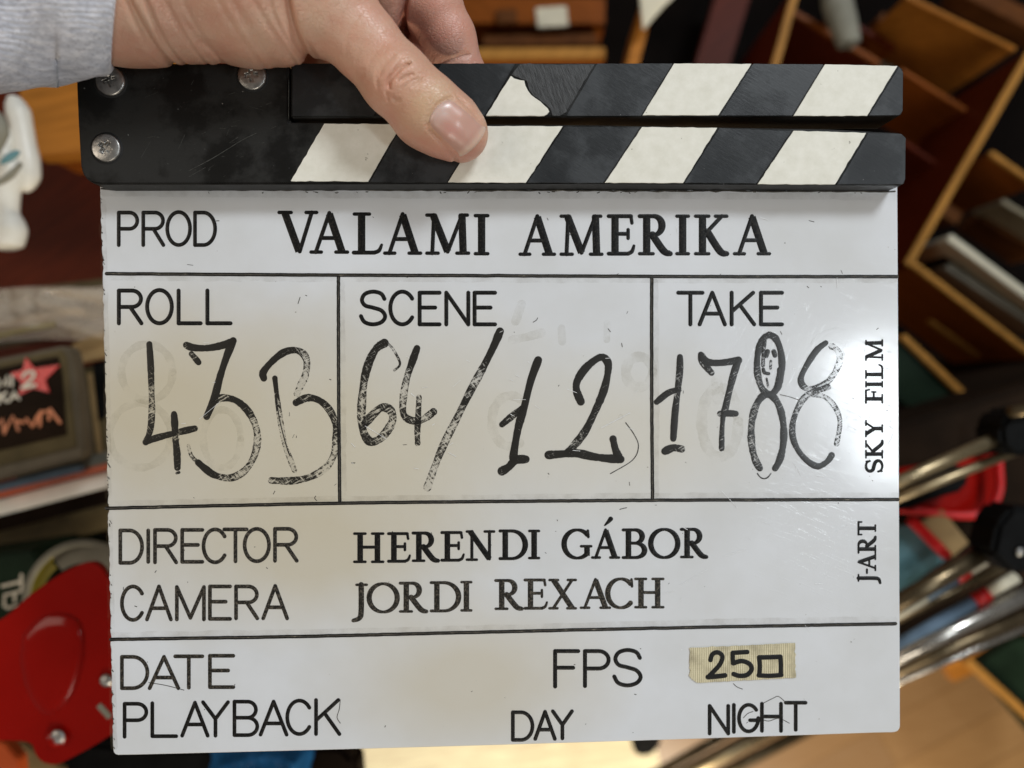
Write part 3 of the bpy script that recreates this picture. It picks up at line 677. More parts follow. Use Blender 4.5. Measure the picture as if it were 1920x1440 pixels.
# grime rubbed along the grooves and chips on the sawn left edge
r = Rib(B)
for P in ([(205, 519), (700, 522), (1200, 524), (1676, 524)], [(205, 946), (640, 937), (1222, 931), (1680, 930)], [(640, 530), (642, 740), (643, 930)], [(1228, 530), (1229, 740), (1229, 928)], [(212, 1192), (700, 1184), (1320, 1168), (1676, 1162)], [(195, 362), (700, 365), (1300, 367), (1678, 369)], [(193, 380), (203, 900), (214, 1400)]):
    r.stroke([q + rng.normal(0, .8, 2) for q in catmull(P, 20)], 13, h=.00001, base=.00001)
r.build('edge_grime', M_GRIME, slate)
r = Rib(B)
for _ in range(70):
    yy = rng.uniform(362, 1405); x = 187.5 + 24 * ((yy - 355) / 1055) ** .9 + abs(rng.normal(1.2, 1.2)); L = rng.exponential(1.6) + .5
    r.stroke([(x, yy), (x + L * .6, yy + L)], rng.uniform(.8, 2.2), h=.00003)
for _ in range(26):
    x = rng.uniform(230, 1670); r.stroke([(x, 359 + rng.uniform(0, 3)), (x + rng.uniform(1, 5), 359 + rng.uniform(0, 4))], rng.uniform(.8, 2), h=.00003)
join_marks(slate, r, M_LINE)
# cloth tape with 25
tp = [(1292.6, 1215.6)]
for i in range(1, 40): t = i / 40; tp.append((1292.6 + 198.4 * t, 1215.6 - 9.6 * t + rng.normal(0, .4)))
tp.append((1491, 1206))
for i in range(1, 12): tp.append((1491.5 + rng.normal(0, 1), 1206 + 64 * i / 12))
tp.append((1492.5, 1270.4))
for i in range(1, 40): t = i / 40; tp.append((1492.5 - 184 * t, 1270.4 + 9.8 * t + rng.normal(0, .4)))
tp += [(1307, 1280), (1298, 1274), (1292, 1267)]
for i in range(1, 10): tp.append((1292.5 + abs(rng.normal(0, 1.6)), 1267 - 50 * i / 10))
top = [Vector(B(x, y, .00035)) for x, y in tp]; v, f = prism_data(top, [q - NB * .0006 for q in top], 0)
tape = link('tape_label', v, f, M_TAPE, cb)
RT = Rib(lambda x, y, h: B(x, y, .00036 + h))
def z7(p): return (940 + p[0] / 2.4615, 930 + p[1] / 2.4615)
for P, wd in (([(965, 757), (975, 730), (1000, 722), (1020, 740), (1010, 775), (975, 815), (955, 835)], 7), ([(953, 836), (1000, 832), (1032, 828)], 7.5),
              ([(1135, 720), (1100, 722), (1068, 724)], 7), ([(1068, 724), (1068, 750), (1070, 772)], 7), ([(1070, 772), (1110, 762), (1145, 775), (1155, 800), (1135, 825), (1100, 830), (1072, 822)], 7.2),
              ([(1190, 748), (1193, 790), (1190, 826)], 7), ([(1190, 745), (1240, 744), (1288, 742)], 7.2), ([(1288, 742), (1290, 780), (1290, 826)], 7), ([(1188, 828), (1240, 830), (1292, 826)], 7)):
    RT.stroke(catmull([z7(q) for q in P], 7), wd * 1.25, h=.00004, base=.00002, wear=.1)
RT.build('tape_writing', M_INK2, tape, 'black handwritten 25 followed by a small square')

# ------------------------------------------------------------ THE HAND (one continuous skin grown from a distance field)
def Wp(x, y, wmm): return np.array(B(x, y, wmm / 1000.0)) * 1000.0
pcen = Wp(420, -60, 20)
H_ = .5                                             # grid step in mm
lo = np.array([Wp(150, 0, 30)[0] - 6, Wp(600, 330, 10)[1] , 1000 * BZ - 64]); hi = np.array([Wp(950, 0, 5)[0], Wp(600, -330, 20)[1], 1000 * BZ + 58])
dims = ((hi - lo) / H_).astype(int)
gx, gy, gz = [np.linspace(lo[i], lo[i] + H_ * (dims[i] - 1), dims[i], dtype=np.float32) for i in range(3)]
X, Y, Z = np.meshgrid(gx, gy, gz, indexing='ij', sparse=True)
def cone(a, b, ra, rb, flat=1.0):
    a = a.astype(np.float32); b = b.astype(np.float32); ab = b - a; L2 = float(ab @ ab)
    px = X - a[0]; py = Y - a[1]; pz = Z - a[2]
    t = np.clip((px * ab[0] + py * ab[1] + pz * ab[2]) / L2, 0, 1)
    qx = px - t * ab[0]; qy = py - t * ab[1]; qz = (pz - t * ab[2]) * flat
    return np.sqrt(qx * qx + qy * qy + qz * qz) - (ra + t * (rb - ra))
def ell(c, r):
    c = c.astype(np.float32); qx = (X - c[0]) / r[0]; qy = (Y - c[1]) / r[1]; qz = (Z - c[2]) / r[2]
    k = np.sqrt(qx * qx + qy * qy + qz * qz); return (k - 1) * min(r)
def smin(a, b, k):
    h = np.clip(.5 + .5 * (b - a) / k, 0, 1); return b + (a - b) * h - k * h * (1 - h)
def chain(pts, k=3.0, flat=1.0):
    """pts: (x, y, w_mm, radius_mm)"""
    F = None
    for p, q in zip(pts[:-1], pts[1:]):
        c = cone(Wp(*p[:3]), Wp(*q[:3]), p[3], q[3], flat); F = c if F is None else smin(F, c, k)
    return F
thumb = chain([(520, -100, 24, 19), (612, 2, 23, 12.6), (680, 78, 21, 10.4), (745, 152, 19.5, 10.5), (800, 205, 18.5, 10.6), (848, 240, 16.5, 9.6), (866, 254, 15.6, 8.0)], 3.5, 1.12)
thumb = smin(thumb, ell(Wp(812, 226, 15.5), (10.5, 9, 7.5)), 4)     # pulp pressed on the stick
thumb = smin(thumb, ell(Wp(742, 150, 24), (8.5, 8.5, 7.5)), 4)      # joint
palm = chain([(-60, -70, 26, 20), (215, -62, 24, 23.7), (330, -57, 21, 22.3), (450, -72, 20, 25.8), (560, -96, 19, 27)], 8)
palm = smin(palm, ell(Wp(258, 58, 22), (22, 9.5, 13)), 5)            # heel of the hand
palm = smin(palm, ell(Wp(490, 42, 20), (26, 12.8, 14)), 6)            # thenar bulge
palm = smin(palm, ell(Wp(560, -190, -4), (36, 30, 17)), 12)         # back of the hand above the frame
body = smin(thumb, palm, 5)
index = chain([(600, -150, 0, 14), (690, -60, -2, 12.5), (806, 8, -8, 10.6), (838, 72, -11, 9.7), (868, 150, -15.5, 8.4), (880, 212, -15.5, 7.4)], 2.5)
fold = chain([(610, -80, 0, 15), (700, -20, 0, 10.5), (722, 18, -3, 7.6)], 3)
body = smin(body, fold, 2.5); body = smin(body, index, 2.0)
for pts in ([(560, -190, -8, 12), (690, -110, -28, 10.5), (756, 40, -30, 9.6), (782, 130, -17, 8.6), (790, 205, -15, 7.6)],
            [(500, -190, -8, 12), (600, -120, -34, 10.5), (660, 30, -34, 9.4), (690, 130, -17, 8.2), (696, 200, -15, 7.2)],
            [(440, -180, -4, 11), (500, -110, -30, 9), (556, 30, -30, 8), (590, 120, -15, 7), (598, 180, -14, 6.2)]):
    body = smin(body, chain(pts, 2.5), 2.0)
# creases: (polyline in photo pixels, width mm, depth mm)
XI = np.broadcast_to(X, (dims[0], dims[1], 1))[..., 0]; YI = np.broadcast_to(Y, (dims[0], dims[1], 1))[..., 0]
def crease(F, pts, wref, width, depth, zmin=None, zmax=None, taper=True):
    P = [Wp(x, y, wref) for x, y in pts]; best = None
    Pc = catmull([p[:2] for p in P], 5)
    D = np.full(XI.shape, 1e9, np.float32); n = len(Pc)
    for i in range(n - 1):
        a, b = Pc[i], Pc[i + 1]; ab = b - a; L2 = ab @ ab + 1e-9
        t = np.clip(((XI - a[0]) * ab[0] + (YI - a[1]) * ab[1]) / L2, 0, 1)
        s = (i + t) / (n - 1); amp = np.sin(np.pi * np.clip(s, .02, .98)) ** .5 if taper else 1.0
        d = np.hypot(XI - a[0] - t * ab[0], YI - a[1] - t * ab[1]) / np.maximum(amp, .15); D = np.minimum(D, d)
    g = depth * 1.9 * np.exp(-(D / width) ** 2)
    m = np.ones_like(Z)
    if zmin is not None: m = 1 / (1 + np.exp(-(Z - zmin) * 1.2))
    if zmax is not None: m = m * (1 / (1 + np.exp((Z - zmax) * 1.2)))
    return F + g[:, :, None] * m
zf = 1000 * BZ + 12
for pts, wref, wd, dp in (
    ([(733, 172), (732, 160), (741, 148), (755, 133), (772, 122)], 28, .75, .75), ([(748, 160), (762, 152), (778, 143)], 28, .6, .45),
    ([(736, 182), (742, 190), (752, 188)], 28, .5, .25), ([(712, 145), (722, 120), (742, 104)], 30, .9, .3), ([(771, 166), (786, 158), (798, 148)], 28, .6, .2),
    ([(708, 165), (706, 140), (715, 118)], 30, .5, .2),
    ([(533, -60), (528, -10), (536, 40), (556, 78), (578, 100), (596, 116)], 40, 1.4, 1.2), ([(546, 66), (566, 72), (582, 98)], 34, .7, .6),
    ([(564, 60), (576, 84), (580, 108)], 34, .8, .6), ([(505, -20), (512, 30), (540, 72)], 36, .8, .25),
    ([(238, -10), (250, 40), (262, 80), (285, 100)], 40, 1.4, .7), ([(262, -20), (268, 25), (280, 75)], 42, .8, .4), ([(248, 80), (264, 96), (284, 108)], 36, .8, .4),
    ([(800, 240), (806, 222), (820, 202), (838, 188), (850, 180)], 26, .55, .38), ([(806, 246), (826, 264), (846, 284), (862, 294)], 24, .6, .35), ([(856, 184), (880, 206), (900, 226)], 22, .6, .35),
    ([(795, 232), (802, 214), (816, 194)], 26, .4, .14), ([(728, 190), (726, 170), (734, 150)], 28, .5, .25), ([(756, 172), (768, 160), (786, 150)], 28, .45, .25), ([(742, 142), (752, 126), (768, 114)], 28, .45, .3),
    ([(690, 120), (704, 98), (720, 84)], 30, .6, .16), ([(660, 110), (680, 70), (704, 50)], 32, .7, .12), ([(640, 90), (650, 50), (670, 20)], 34, .7, .12), ([(330, -20), (345, 30), (370, 70)], 42, .8, .2),
    ([(300, -10), (312, 30), (330, 70)], 42, .7, .22), ([(395, -20), (420, 30), (450, 70)], 42, .8, .16), ([(520, -20), (524, 30), (548, 70)], 38, .6, .3), ([(470, -10), (492, 30), (524, 74)], 38, .7, .2),
    ([(360, 60), (400, 80), (450, 100), (520, 112)], 34, 1.6, .35), ([(330, 20), (350, 60), (390, 90)], 40, 1.2, .2), ([(430, -10), (460, 50), (500, 90)], 40, 1.6, .2)):
    body = crease(body, pts, wref, wd, dp, zmin=zf)
zi = 1000 * BZ + 8
for pts, wd, dp in (([(771, -8), (760, 20), (748, 48), (736, 68)], 1.0, 1.5), ([(812, 108), (845, 104), (880, 92)], 1.0, .35), ([(690, 14), (705, 8), (720, 8)], .7, .3)):
    body = crease(body, pts, -2, wd, dp, zmax=zi)
# wrinkle relief on the skin
def vnoise(P, f, seed):
    r = np.random.default_rng(seed); out = 0
    for k in range(6):
        d = r.normal(size=3); d = d / np.linalg.norm(d) * f * (1 + .5 * r.random()); out = out + np.sin(P @ d + r.random() * 6.28)
    return out / 6
# nail seat: a shallow step around the plate
NB0 = np.array([824., 209.]); NT0 = np.array([887., 266.])
def surface_nets(F, lo, h):
    s = F < 0
    c = s[:-1, :-1, :-1].astype(np.int8)
    c = c + s[1:, :-1, :-1] + s[:-1, 1:, :-1] + s[:-1, :-1, 1:] + s[1:, 1:, :-1] + s[1:, :-1, 1:] + s[:-1, 1:, 1:] + s[1:, 1:, 1:]
    act = (c > 0) & (c < 8); I = np.argwhere(act); idx = -np.ones(act.shape, np.int32); idx[act] = np.arange(len(I))
    cor = [(a, b, c2) for a in (0, 1) for b in (0, 1) for c2 in (0, 1)]
    val = {q: F[I[:, 0] + q[0], I[:, 1] + q[1], I[:, 2] + q[2]] for q in cor}
    S = np.zeros((len(I), 3)); C = np.zeros(len(I))
    for q in cor:
        for ax in range(3):
            if q[ax] == 0:
                q2 = list(q); q2[ax] = 1; q2 = tuple(q2); a, b = val[q], val[q2]; m = (a < 0) != (b < 0)
                t = np.where(m, a / np.where(m, a - b, 1), 0); p = np.array(q, float)[None] + np.zeros((len(I), 3)); p[:, ax] = t
                S += p * m[:, None]; C += m
    V = (I + S / C[:, None]) * h + lo
    Fs = []
    for ax in range(3):
        sl0 = [slice(1, -1)] * 3; sl0[ax] = slice(0, -1); sl1 = [slice(1, -1)] * 3; sl1[ax] = slice(1, None)
        a = s[tuple(sl0)]; b = s[tuple(sl1)]; E = np.argwhere(a != b)
        off = np.ones(3, int); off[ax] = 0; E = E + off
        u, v = [k for k in range(3) if k != ax]
        du = np.zeros(3, int); du[u] = 1; dv = np.zeros(3, int); dv[v] = 1
        g = lambda q: idx[q[:, 0], q[:, 1], q[:, 2]]
        ok = (E < np.array(act.shape)).all(axis=1); E = E[ok]
        quad = np.c_[g(E - du - dv), g(E - dv), g(E), g(E - du)]
        ins = s[E[:, 0], E[:, 1], E[:, 2]]
        flip = ins if ax != 1 else ~ins
        quad[~flip] = quad[~flip][:, ::-1]
        Fs.append(quad[::, ::-1])
    Q_ = np.concatenate(Fs); return V, Q_[(Q_ >= 0).all(axis=1)]
V, Fq = surface_nets(body, lo, H_)
# colour: warm tan with pink fingertips, knuckle and inner fingers
def near(Vv, x, y, wv, r): return np.exp(-((np.linalg.norm(Vv - Wp(x, y, wv), axis=1) / r) ** 2))[:, None]
base = np.array([.68, .385, .265]); T = np.tile(base, (len(V), 1))
pink = np.array([.64, .31, .23]); yel = np.array([.62, .43, .25]); pale = np.array([.66, .45, .33])
back = 1 / (1 + np.exp((V[:, 2] - (1000 * BZ + 9)) * .5)); T = T + (np.array([.66, .34, .26]) - T) * (back * .9)[:, None] * (V[:, 0:1] > Wp(640, 0, 0)[0])
for x, y, wv, r_, c_, k_ in ((868, 262, 22, 9, pink, .8), (770, 240, 18, 9, pink, .7), (820, 285, 16, 10, pink, .6), (760, 150, 28, 7, pink, .55), (700, 60, 30, 9, pink, .35), (810, 195, 27, 9, yel, .7),
                             (640, 40, 36, 14, pale, .7), (590, 100, 32, 8, pink, .7), (400, 0, 42, 20, pink, .35), (300, 60, 34, 18, pale, .5), (480, 40, 36, 18, pale, .5), (900, 250, 16, 5, yel, .5)):
    T = T + (c_ - T) * near(V, x, y, wv, r_) * k_
person = thing('person', 'hand of a person in a heather grey sleeve, thumb pressed over the striped sticks', 'person', tuple(pcen / 1000))
disp = .05 * vnoise(V, 1.1, 3) + .06 * vnoise(V, .55, 5)
hand = link('hand', (V + np.array([0, 0, 1]) * disp[:, None]) / 1000, Fq.tolist(), M_SKIN, person, True, {'tint': T})

# nail: rides on the thumb surface
from mathutils.bvhtree import BVHTree
bv = BVHTree.FromPolygons([tuple(q) for q in V], Fq.tolist())
cc_ = np.array([0, 0, 1000 * HC])
def hit(px, py):
    dx, dy = ray(px, py); d = Vector((dx, dy, -1)).normalized(); h = bv.ray_cast(Vector(cc_), d)
    return (h[0], d) if h[0] is not None else (Vector(Wp(px, py, 20)), d)
ax_ = (NT0 - NB0); Ln = np.linalg.norm(ax_); ax_ = ax_ / Ln; nn_ = np.array([-ax_[1], ax_[0]])
NVv = []; NF = []; NT = []; ni, nj = 34, 26
for i in range(ni + 1):
    s = i / ni
    hw = 33.5 + 3.0 * math.sin(s * math.pi * .6)
    for j in range(nj + 1):
        t = (j / nj) * 2 - 1
        bow = -9.5 * (1 - t * t) * (1 - s) + 7.5 * (1 - t * t) * s + (3 if s < .5 else 0) * 0
        rnd = (abs(t) ** 6) * 5 * (1 - s) 
        q = NB0 + ax_ * (Ln * s + bow + rnd) + nn_ * t * hw
        p, d = hit(*q)
        lift = .62 * (1 - abs(t) ** 3) ** .8 - .16 * (abs(t) > .97) 
        edge = min(1, s * 7); lift *= .35 + .65 * edge
        if s > .9: lift += .35 * (s - .9) / .1
        NVv.append(np.array(p) - np.array(d) * (lift - .08))
        lun = math.exp(-(((s - .02) / .26) ** 2 + (t / .72) ** 2) ** 2); fr = max(0, (s - .86) / .14) 
        cc2 = np.array([.60, .345, .27]); cc2 = cc2 + (np.array([.66, .47, .41]) - cc2) * lun; cc2 = cc2 + (np.array([.70, .48, .37]) - cc2) * min(1, fr * 1.6)
        cc2 = cc2 + (np.array([.64, .27, .24]) - cc2) * .45 * math.exp(-((s - .5) / .2) ** 2 - ((t - .35) / .4) ** 2)
        NT.append(cc2)
NVv = np.array(NVv).reshape(ni + 1, nj + 1, 3)
for _ in range(3):
    NVv[1:-1, 1:-1] = .5 * NVv[1:-1, 1:-1] + .125 * (NVv[:-2, 1:-1] + NVv[2:, 1:-1] + NVv[1:-1, :-2] + NVv[1:-1, 2:])
NVv = NVv.reshape(-1, 3)
m_ = nj + 1
for i in range(ni):
    for j in range(nj): NF.append((i * m_ + j, i * m_ + j + 1, (i + 1) * m_ + j + 1, (i + 1) * m_ + j))
# skirt so the plate has thickness
ring = [j for j in range(m_)] + [i * m_ + nj for i in range(1, ni + 1)] + [ni * m_ + j for j in range(nj - 1, -1, -1)] + [i * m_ for i in range(ni - 1, 0, -1)]
s0 = len(NVv); low_ = [NVv[k] - np.array([0, 0, .9]) for k in ring]; NVv = np.vstack([NVv, low_]); NT += [NT[k] for k in ring]
for a in range(len(ring)): NF.append((ring[a], s0 + a, s0 + (a + 1) % len(ring), ring[(a + 1) % len(ring)]))
link('thumb_nail', NVv / 1000, NF, M_NAIL, hand, True, {'tint': np.array(NT)})

# sleeve: loft along the forearm, cuff lip turned in
SV = []; SF = []; na = 120
prof = []
for i in range(46):
    x = -330 + (206 + 330) * i / 45; prof.append((x, 0))
secs = []
for i, (x, _) in enumerate(prof):
    s = i / 45; bottom = np.interp(x, [-330, 0, 60, 130, 180, 206], [210, 172, 157, 152, 149, 142]); topp = np.interp(x, [-330, 206], [-420, -300])
    secs.append((x, bottom, topp, 1.0))
for a in range(1, 9):                       # rounded lip
    th = a / 8 * math.pi; x = 206 + 22 * math.sin(th); k = 1 - .085 * (1 - math.cos(th)) * .5 * 2
    secs.append((x, 142, -300, k))
for x in (190, 150, 100): secs.append((x, 142, -300, .83))
for i, (x, bo, to, k) in enumerate(secs):
    wc = 27.0; cy = (bo + to) / 2; c = Wp(x, cy, wc); rv = (Wp(x, to, wc)[1] - Wp(x, bo, wc)[1]) / 2 * k; rw = 25.5 * k
    for j in range(na):
        a = 2 * math.pi * j / na
        n_ = .35 * math.sin(3 * a + x * .02) + .5 * math.sin(5 * a + x * .035 + 1) * (1 if x < 200 else .4) + .35 * math.sin(9 * a - x * .05)
        wz = wc + (rw + n_) * math.cos(a); sh = max(0, -math.sin(a) - .45) * 34 * (x > 120)
        xx = Wp(x - sh, 90, wz)[0]
        SV.append(((xx) / 1000, (c[1] + (rv + n_) * math.sin(a)) / 1000, (c[2] + (rw + n_) * math.cos(a)) / 1000))
for i in range(len(secs) - 1):
    for j in range(na): SF.append((i * na + j, (i + 1) * na + j, (i + 1) * na + (j + 1) % na, i * na + (j + 1) % na))
link('sleeve', SV, SF, M_SLEEVE, person, True)

# ------------------------------------------------------------ BACKGROUND
M_FLOOR, nt, p = new_mat('oak_floor')
tc = N(nt, 'ShaderNodeTexCoord'); mp = N(nt, 'ShaderNodeMapping'); mp.inputs['Rotation'].default_value = (0, 0, -.5); nt.links.new(tc.outputs['Object'], mp.inputs[0])
bk = N(nt, 'ShaderNodeTexBrick'); bk.inputs['Scale'].default_value = 1; bk.inputs['Brick Width'].default_value = .5; bk.inputs['Row Height'].default_value = .07; bk.inputs['Mortar Size'].default_value = .002
bk.inputs['Color1'].default_value = (.32, .18, .07, 1); bk.inputs['Color2'].default_value = (.24, .14, .065, 1); bk.inputs['Mortar'].default_value = (.22, .12, .045, 1)
nt.links.new(mp.outputs[0], bk.inputs[0]); gr = noise(nt, 16, 6, .6, rot=(0, 0, -.1), sc=(1, 8, 1))
col = mix(nt, ramp(nt, gr, [(.35, 0.0), (.7, .5)]), bk.outputs['Color'], (.22, .11, .04))
nt.links.new(col, p.inputs['Base Color']); p.inputs['Roughness'].default_value = .35
S = 3.0
fl = link('floor', [(-S, -S, 0), (S, -S, 0), (S, S, 0), (-S, S, 0)], [(0, 1, 2, 3)], M_FLOOR, origin=(0, 0, 0)); struct(fl)

M_MAROON = wood('maroon_stained_wood', (.095, .014, .004), .6, .4, .2)
M_BROWN = wood('reddish_brown_wood', (.25, .068, .010), -.55, .4, .2)
M_ORANGE = wood('orange_brown_wood', (.42, .16, .025), .2, .4, .1)
M_TAN = wood('tan_and_lit_edge', (.42, .20, .045), 1.1, .45, .1)
M_BLACK = plain('matt_black', (.006, .006, .006), .6, 0, .4, 40)
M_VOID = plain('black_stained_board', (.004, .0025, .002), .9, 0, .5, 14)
M_DARKB = plain('dark_brown_board', (.016, .009, .005), .8, 0, .5, 14)
M_GREEN = plain('dark_green_card', (.010, .020, .011), .5, 0, .4, 20)
M_CREAM = plain('cream_card', (.70, .64, .48), .6, 0, .12, 30)
M_WHITE = plain('white_plastic', (.82, .80, .72), .4, 0, .08, 30)
M_GREY = plain('grey_card', (.26, .25, .20), .5, 0, .25, 20)
M_OLIVEG = plain('smoky_case_plastic', (.13, .105, .07), .3, 0, .3, 20)
M_OLIVE = plain('olive_brown_card', (.10, .075, .035), .5, 0, .4, 24)
M_RED = plain('red_enamel', (.30, .004, .0015), .22, 0, .10, 20, .06, .002, coat=.4)
M_REDP = plain('red_plastic', (.60, .015, .015), .3, 0, .1, 20)
M_BLUE = plain('blue_film', (.02, .12, .30), .15, 0, .5, 20, .4, .003)
M_SBLUE = plain('pale_blue_plastic', (.15, .22, .30), .45, 0, .25, 40)
M_TEAL = plain('teal_card', (.12, .28, .32), .5, 0, .35, 12)
M_BRASS = plain('tripod_brass_tube', (.40, .31, .18), .34, .8, .15, 90)
M_BRONZE = plain('tripod_bronze_tube', (.16, .12, .07), .32, .8, .2, 90)
M_SILVER = plain('tripod_silver_tube', (.55, .52, .47), .25, .9, .12, 90)
M_ORST = plain('orange_red_sleeve', (.62, .10, .02), .4, 0, .15, 20)
M_CARD = plain('kraft_cardboard', (.34, .22, .09), .75, 0, .2, 40)
M_AMBER = plain('yellow_green_film', (.34, .29, .03), .2, 0, .3, 20, coat=.5)
M_LAB = plain('off_white_ink', (.66, .60, .48), .6, 0, .1, 50)
M_COPPER = plain('copper_print', (.62, .22, .10), .5, 0, .35, 60)
M_LIT_FLOOR = wood('lit_floor_board', (.90, .76, .52), .1, .35, .1)
M_CLEAR, nt, p = new_mat('crinkled_clear_film')
n = noise(nt, 45, 3, .5); nt.links.new(ramp(nt, n, [(.35, (.50, .40, .30)), (.62, (.66, .56, .44))]), p.inputs['Base Color'])
p.inputs['Roughness'].default_value = .1; p.inputs['Alpha'].default_value = .42; p.inputs['Coat Weight'].default_value = 1; bump(nt, n, .8, .004, p)

# -------- table on the left, its top .63 m below the camera
TD = .64
tb = thing('desk', 'dark reddish brown desk top running under the left side of the clapperboard', 'desk', Q(150, 800, TD))
v, f = prism_data([Vector(q) for q in ((-.75, -.62, HC - TD), (-.215, -.62, HC - TD), (-.215, .56, HC - TD), (-.75, .56, HC - TD))], [Vector(q) for q in ((-.75, -.62, HC - TD - .03), (-.215, -.62, HC - TD - .03), (-.215, .56, HC - TD - .03), (-.75, .56, HC - TD - .03))], .003)
link('desk_top', v, f, M_MAROON, tb)
for lx, ly in ((-.70, -.56), (-.26, -.56), (-.70, .5), (-.26, .5)):
    r_ = .02; zt = HC - TD - .031
    v, f = prism_data([Vector((lx - r_, ly - r_, zt)), Vector((lx + r_, ly - r_, zt)), Vector((lx + r_, ly + r_, zt)), Vector((lx - r_, ly + r_, zt))],
                      [Vector((lx - r_, ly - r_, .001)), Vector((lx + r_, ly - r_, .001)), Vector((lx + r_, ly + r_, .001)), Vector((lx - r_, ly + r_, .001))], .002)
    link('leg', v, f, M_MAROON, tb)

def single(name, label, cat, pts, d, thick, mat, group=None, bevel=.001):
    o = qprism(name, pts, d, thick, mat, None, bevel); tag(o, label, cat, group); return o
# orange wooden box
ob = thing('wooden_box', 'orange brown wooden box behind the left end of the sticks', 'box', Q(120, 180, .55))
qprism('lid', [(30, 60), (330, 60), (330, 283), (200, 283), (60, 293), (38, 230)], .555, .02, M_ORANGE, ob)
qprism('box_body', [(36, 70), (324, 70), (324, 276), (62, 286)], .578, TD - .579, M_BROWN, ob)

# white figurine at the left edge
def blobm(name, sp, parent, mat, d, seg=20):
    """smooth vertical body: list of (x, y, rx) discs along a path in photo pixels, flattened solid"""
    path = [Q(x, y, d) for x, y, r_ in sp]; rad = [r_ * TAN / 960 * d for x, y, r_ in sp]
    Pc = catmull(path, 5); R = np.interp(np.linspace(0, 1, len(Pc)), np.linspace(0, 1, len(rad)), rad)
    v, f = tube_data(Pc, list(R), seg); return link(name, v, f, mat, parent, True)
fg = thing('figurine', 'small white plastic figurine with a turquoise patch at the left edge', 'figurine', Q(20, 340, .5))
blobm('body', [(14, 468, 14), (14, 458, 27), (18, 430, 30), (12, 400, 22), (14, 360, 22), (20, 320, 27), (8, 290, 18), (14, 260, 13), (8, 240, 6)], fg, M_WHITE, .50)
blobm('wing', [(18, 180, 4), (26, 192, 16), (34, 212, 22), (40, 235, 20), (46, 270, 20), (52, 300, 21), (54, 330, 20), (48, 352, 12), (46, 360, 3)], fg, M_WHITE, .505)
blobm('patch', [(2, 306, 3), (14, 298, 7), (26, 290, 7), (36, 284, 3)], fg, M_TEAL, .462)
blobm('stripe', [(-20, 350, 4), (2, 340, 6), (20, 328, 7), (40, 306, 4)], fg, M_GREY, .458)
blobm('fold', [(-20, 205, 8), (-4, 226, 14), (0, 250, 15), (-12, 285, 9)], fg, M_GREY, .470)

# crinkled clear bag: displaced sheet
def crumple(name, label, cat, x0, x1, y0, y1, skew, d, amp, mat, nx=60, ny=30, seed=1, fx=.2):
    r_ = np.random.default_rng(seed); ph = r_.random(12) * 6.28; Vv = []; Ff = []
    fr = r_.uniform(4, 24, 12); an = r_.uniform(0, 3.14, 12)
    for side in (0, 1):
        for i in range(nx + 1):
            for j in range(ny + 1):
                u = i / nx; v_ = j / ny; x = x0 + (x1 - x0) * u; y = y0 + (y1 - y0) * v_ + skew * u
                h = sum(abs(math.sin(fr[k] * (u * math.cos(an[k]) + v_ * math.sin(an[k]) * .6) + ph[k])) for k in range(12)) / 12
                e = min(1, 6 * u + .15, 6 * (1 - u) + .15, 5 * v_ + .15, 5 * (1 - v_) + .15)
                q = Q(x + 4 * math.sin(9 * v_), y + 5 * math.sin(7 * u + 1), d); Vv.append((q[0], q[1], q[2] + (amp * h * e if side == 0 else -.002)))
    m = (nx + 1) * (ny + 1)
    for i in range(nx):
        for j in range(ny):
            a = i * (ny + 1) + j; Ff.append((a, a + 1, a + ny + 2, a + ny + 1)); Ff.append((m + a, m + a + ny + 1, m + a + ny + 2, m + a + 1))
    o = link(name, Vv, Ff, mat, None, True); tag(o, label, cat); return o
crumple('clear_bag', 'crinkled clear plastic bag with bright glints lying above the disc case', 'bag', -160, 210, 556, 655, -24, .545, .06, M_CLEAR, 90, 40)
single('cardboard_flap', 'beige brown strip of board along the top of the crinkled bag', 'board', [(-60, 552), (210, 520), (214, 590), (-60, 620)], .60, .012, M_OLIVE)
single('yellow_ruler', 'narrow yellow strip lying under the crinkled bag', 'ruler', bar(-60, 640, 102, 606, 11), .545, .004, M_AMBER)
for nm_, lb_, ct_, ps_, d_, mt_ in (('slim_case', 'slim smoky case lying lowest under the crinkled bag', 'case', bar(-80, 652, 160, 612, 24), .565, M_OLIVEG), ('slim_case', 'slim beige case edge in the middle under the crinkled bag', 'case', bar(-80, 620, 150, 584, 16), .575, M_CARD), ('slim_case', 'slim grey case edge highest under the crinkled bag', 'case', bar(-80, 590, 205, 550, 18), .585, M_GREY)):
    single(nm_, lb_, ct_, ps_, d_, .008, mt_, 'slim cases stacked under the clear bag')
cb_ = thing('cardboard_box', 'kraft cardboard box partly hidden by the left edge of the clapperboard', 'box', Q(180, 740, .55))
qprism('front_flap', [(132, 646), (215, 610), (215, 668), (136, 684)], .545, .003, M_CARD, cb_)
qprism('box_body', [(138, 690), (215, 672), (215, 850), (156, 864)], .552, TD - .553, M_OLIVE, cb_)
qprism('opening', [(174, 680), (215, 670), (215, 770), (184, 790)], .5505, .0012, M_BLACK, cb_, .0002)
qprism('rib', bar(168, 700, 186, 850, 9), .5508, .0012, M_CARD, cb_, .0002)

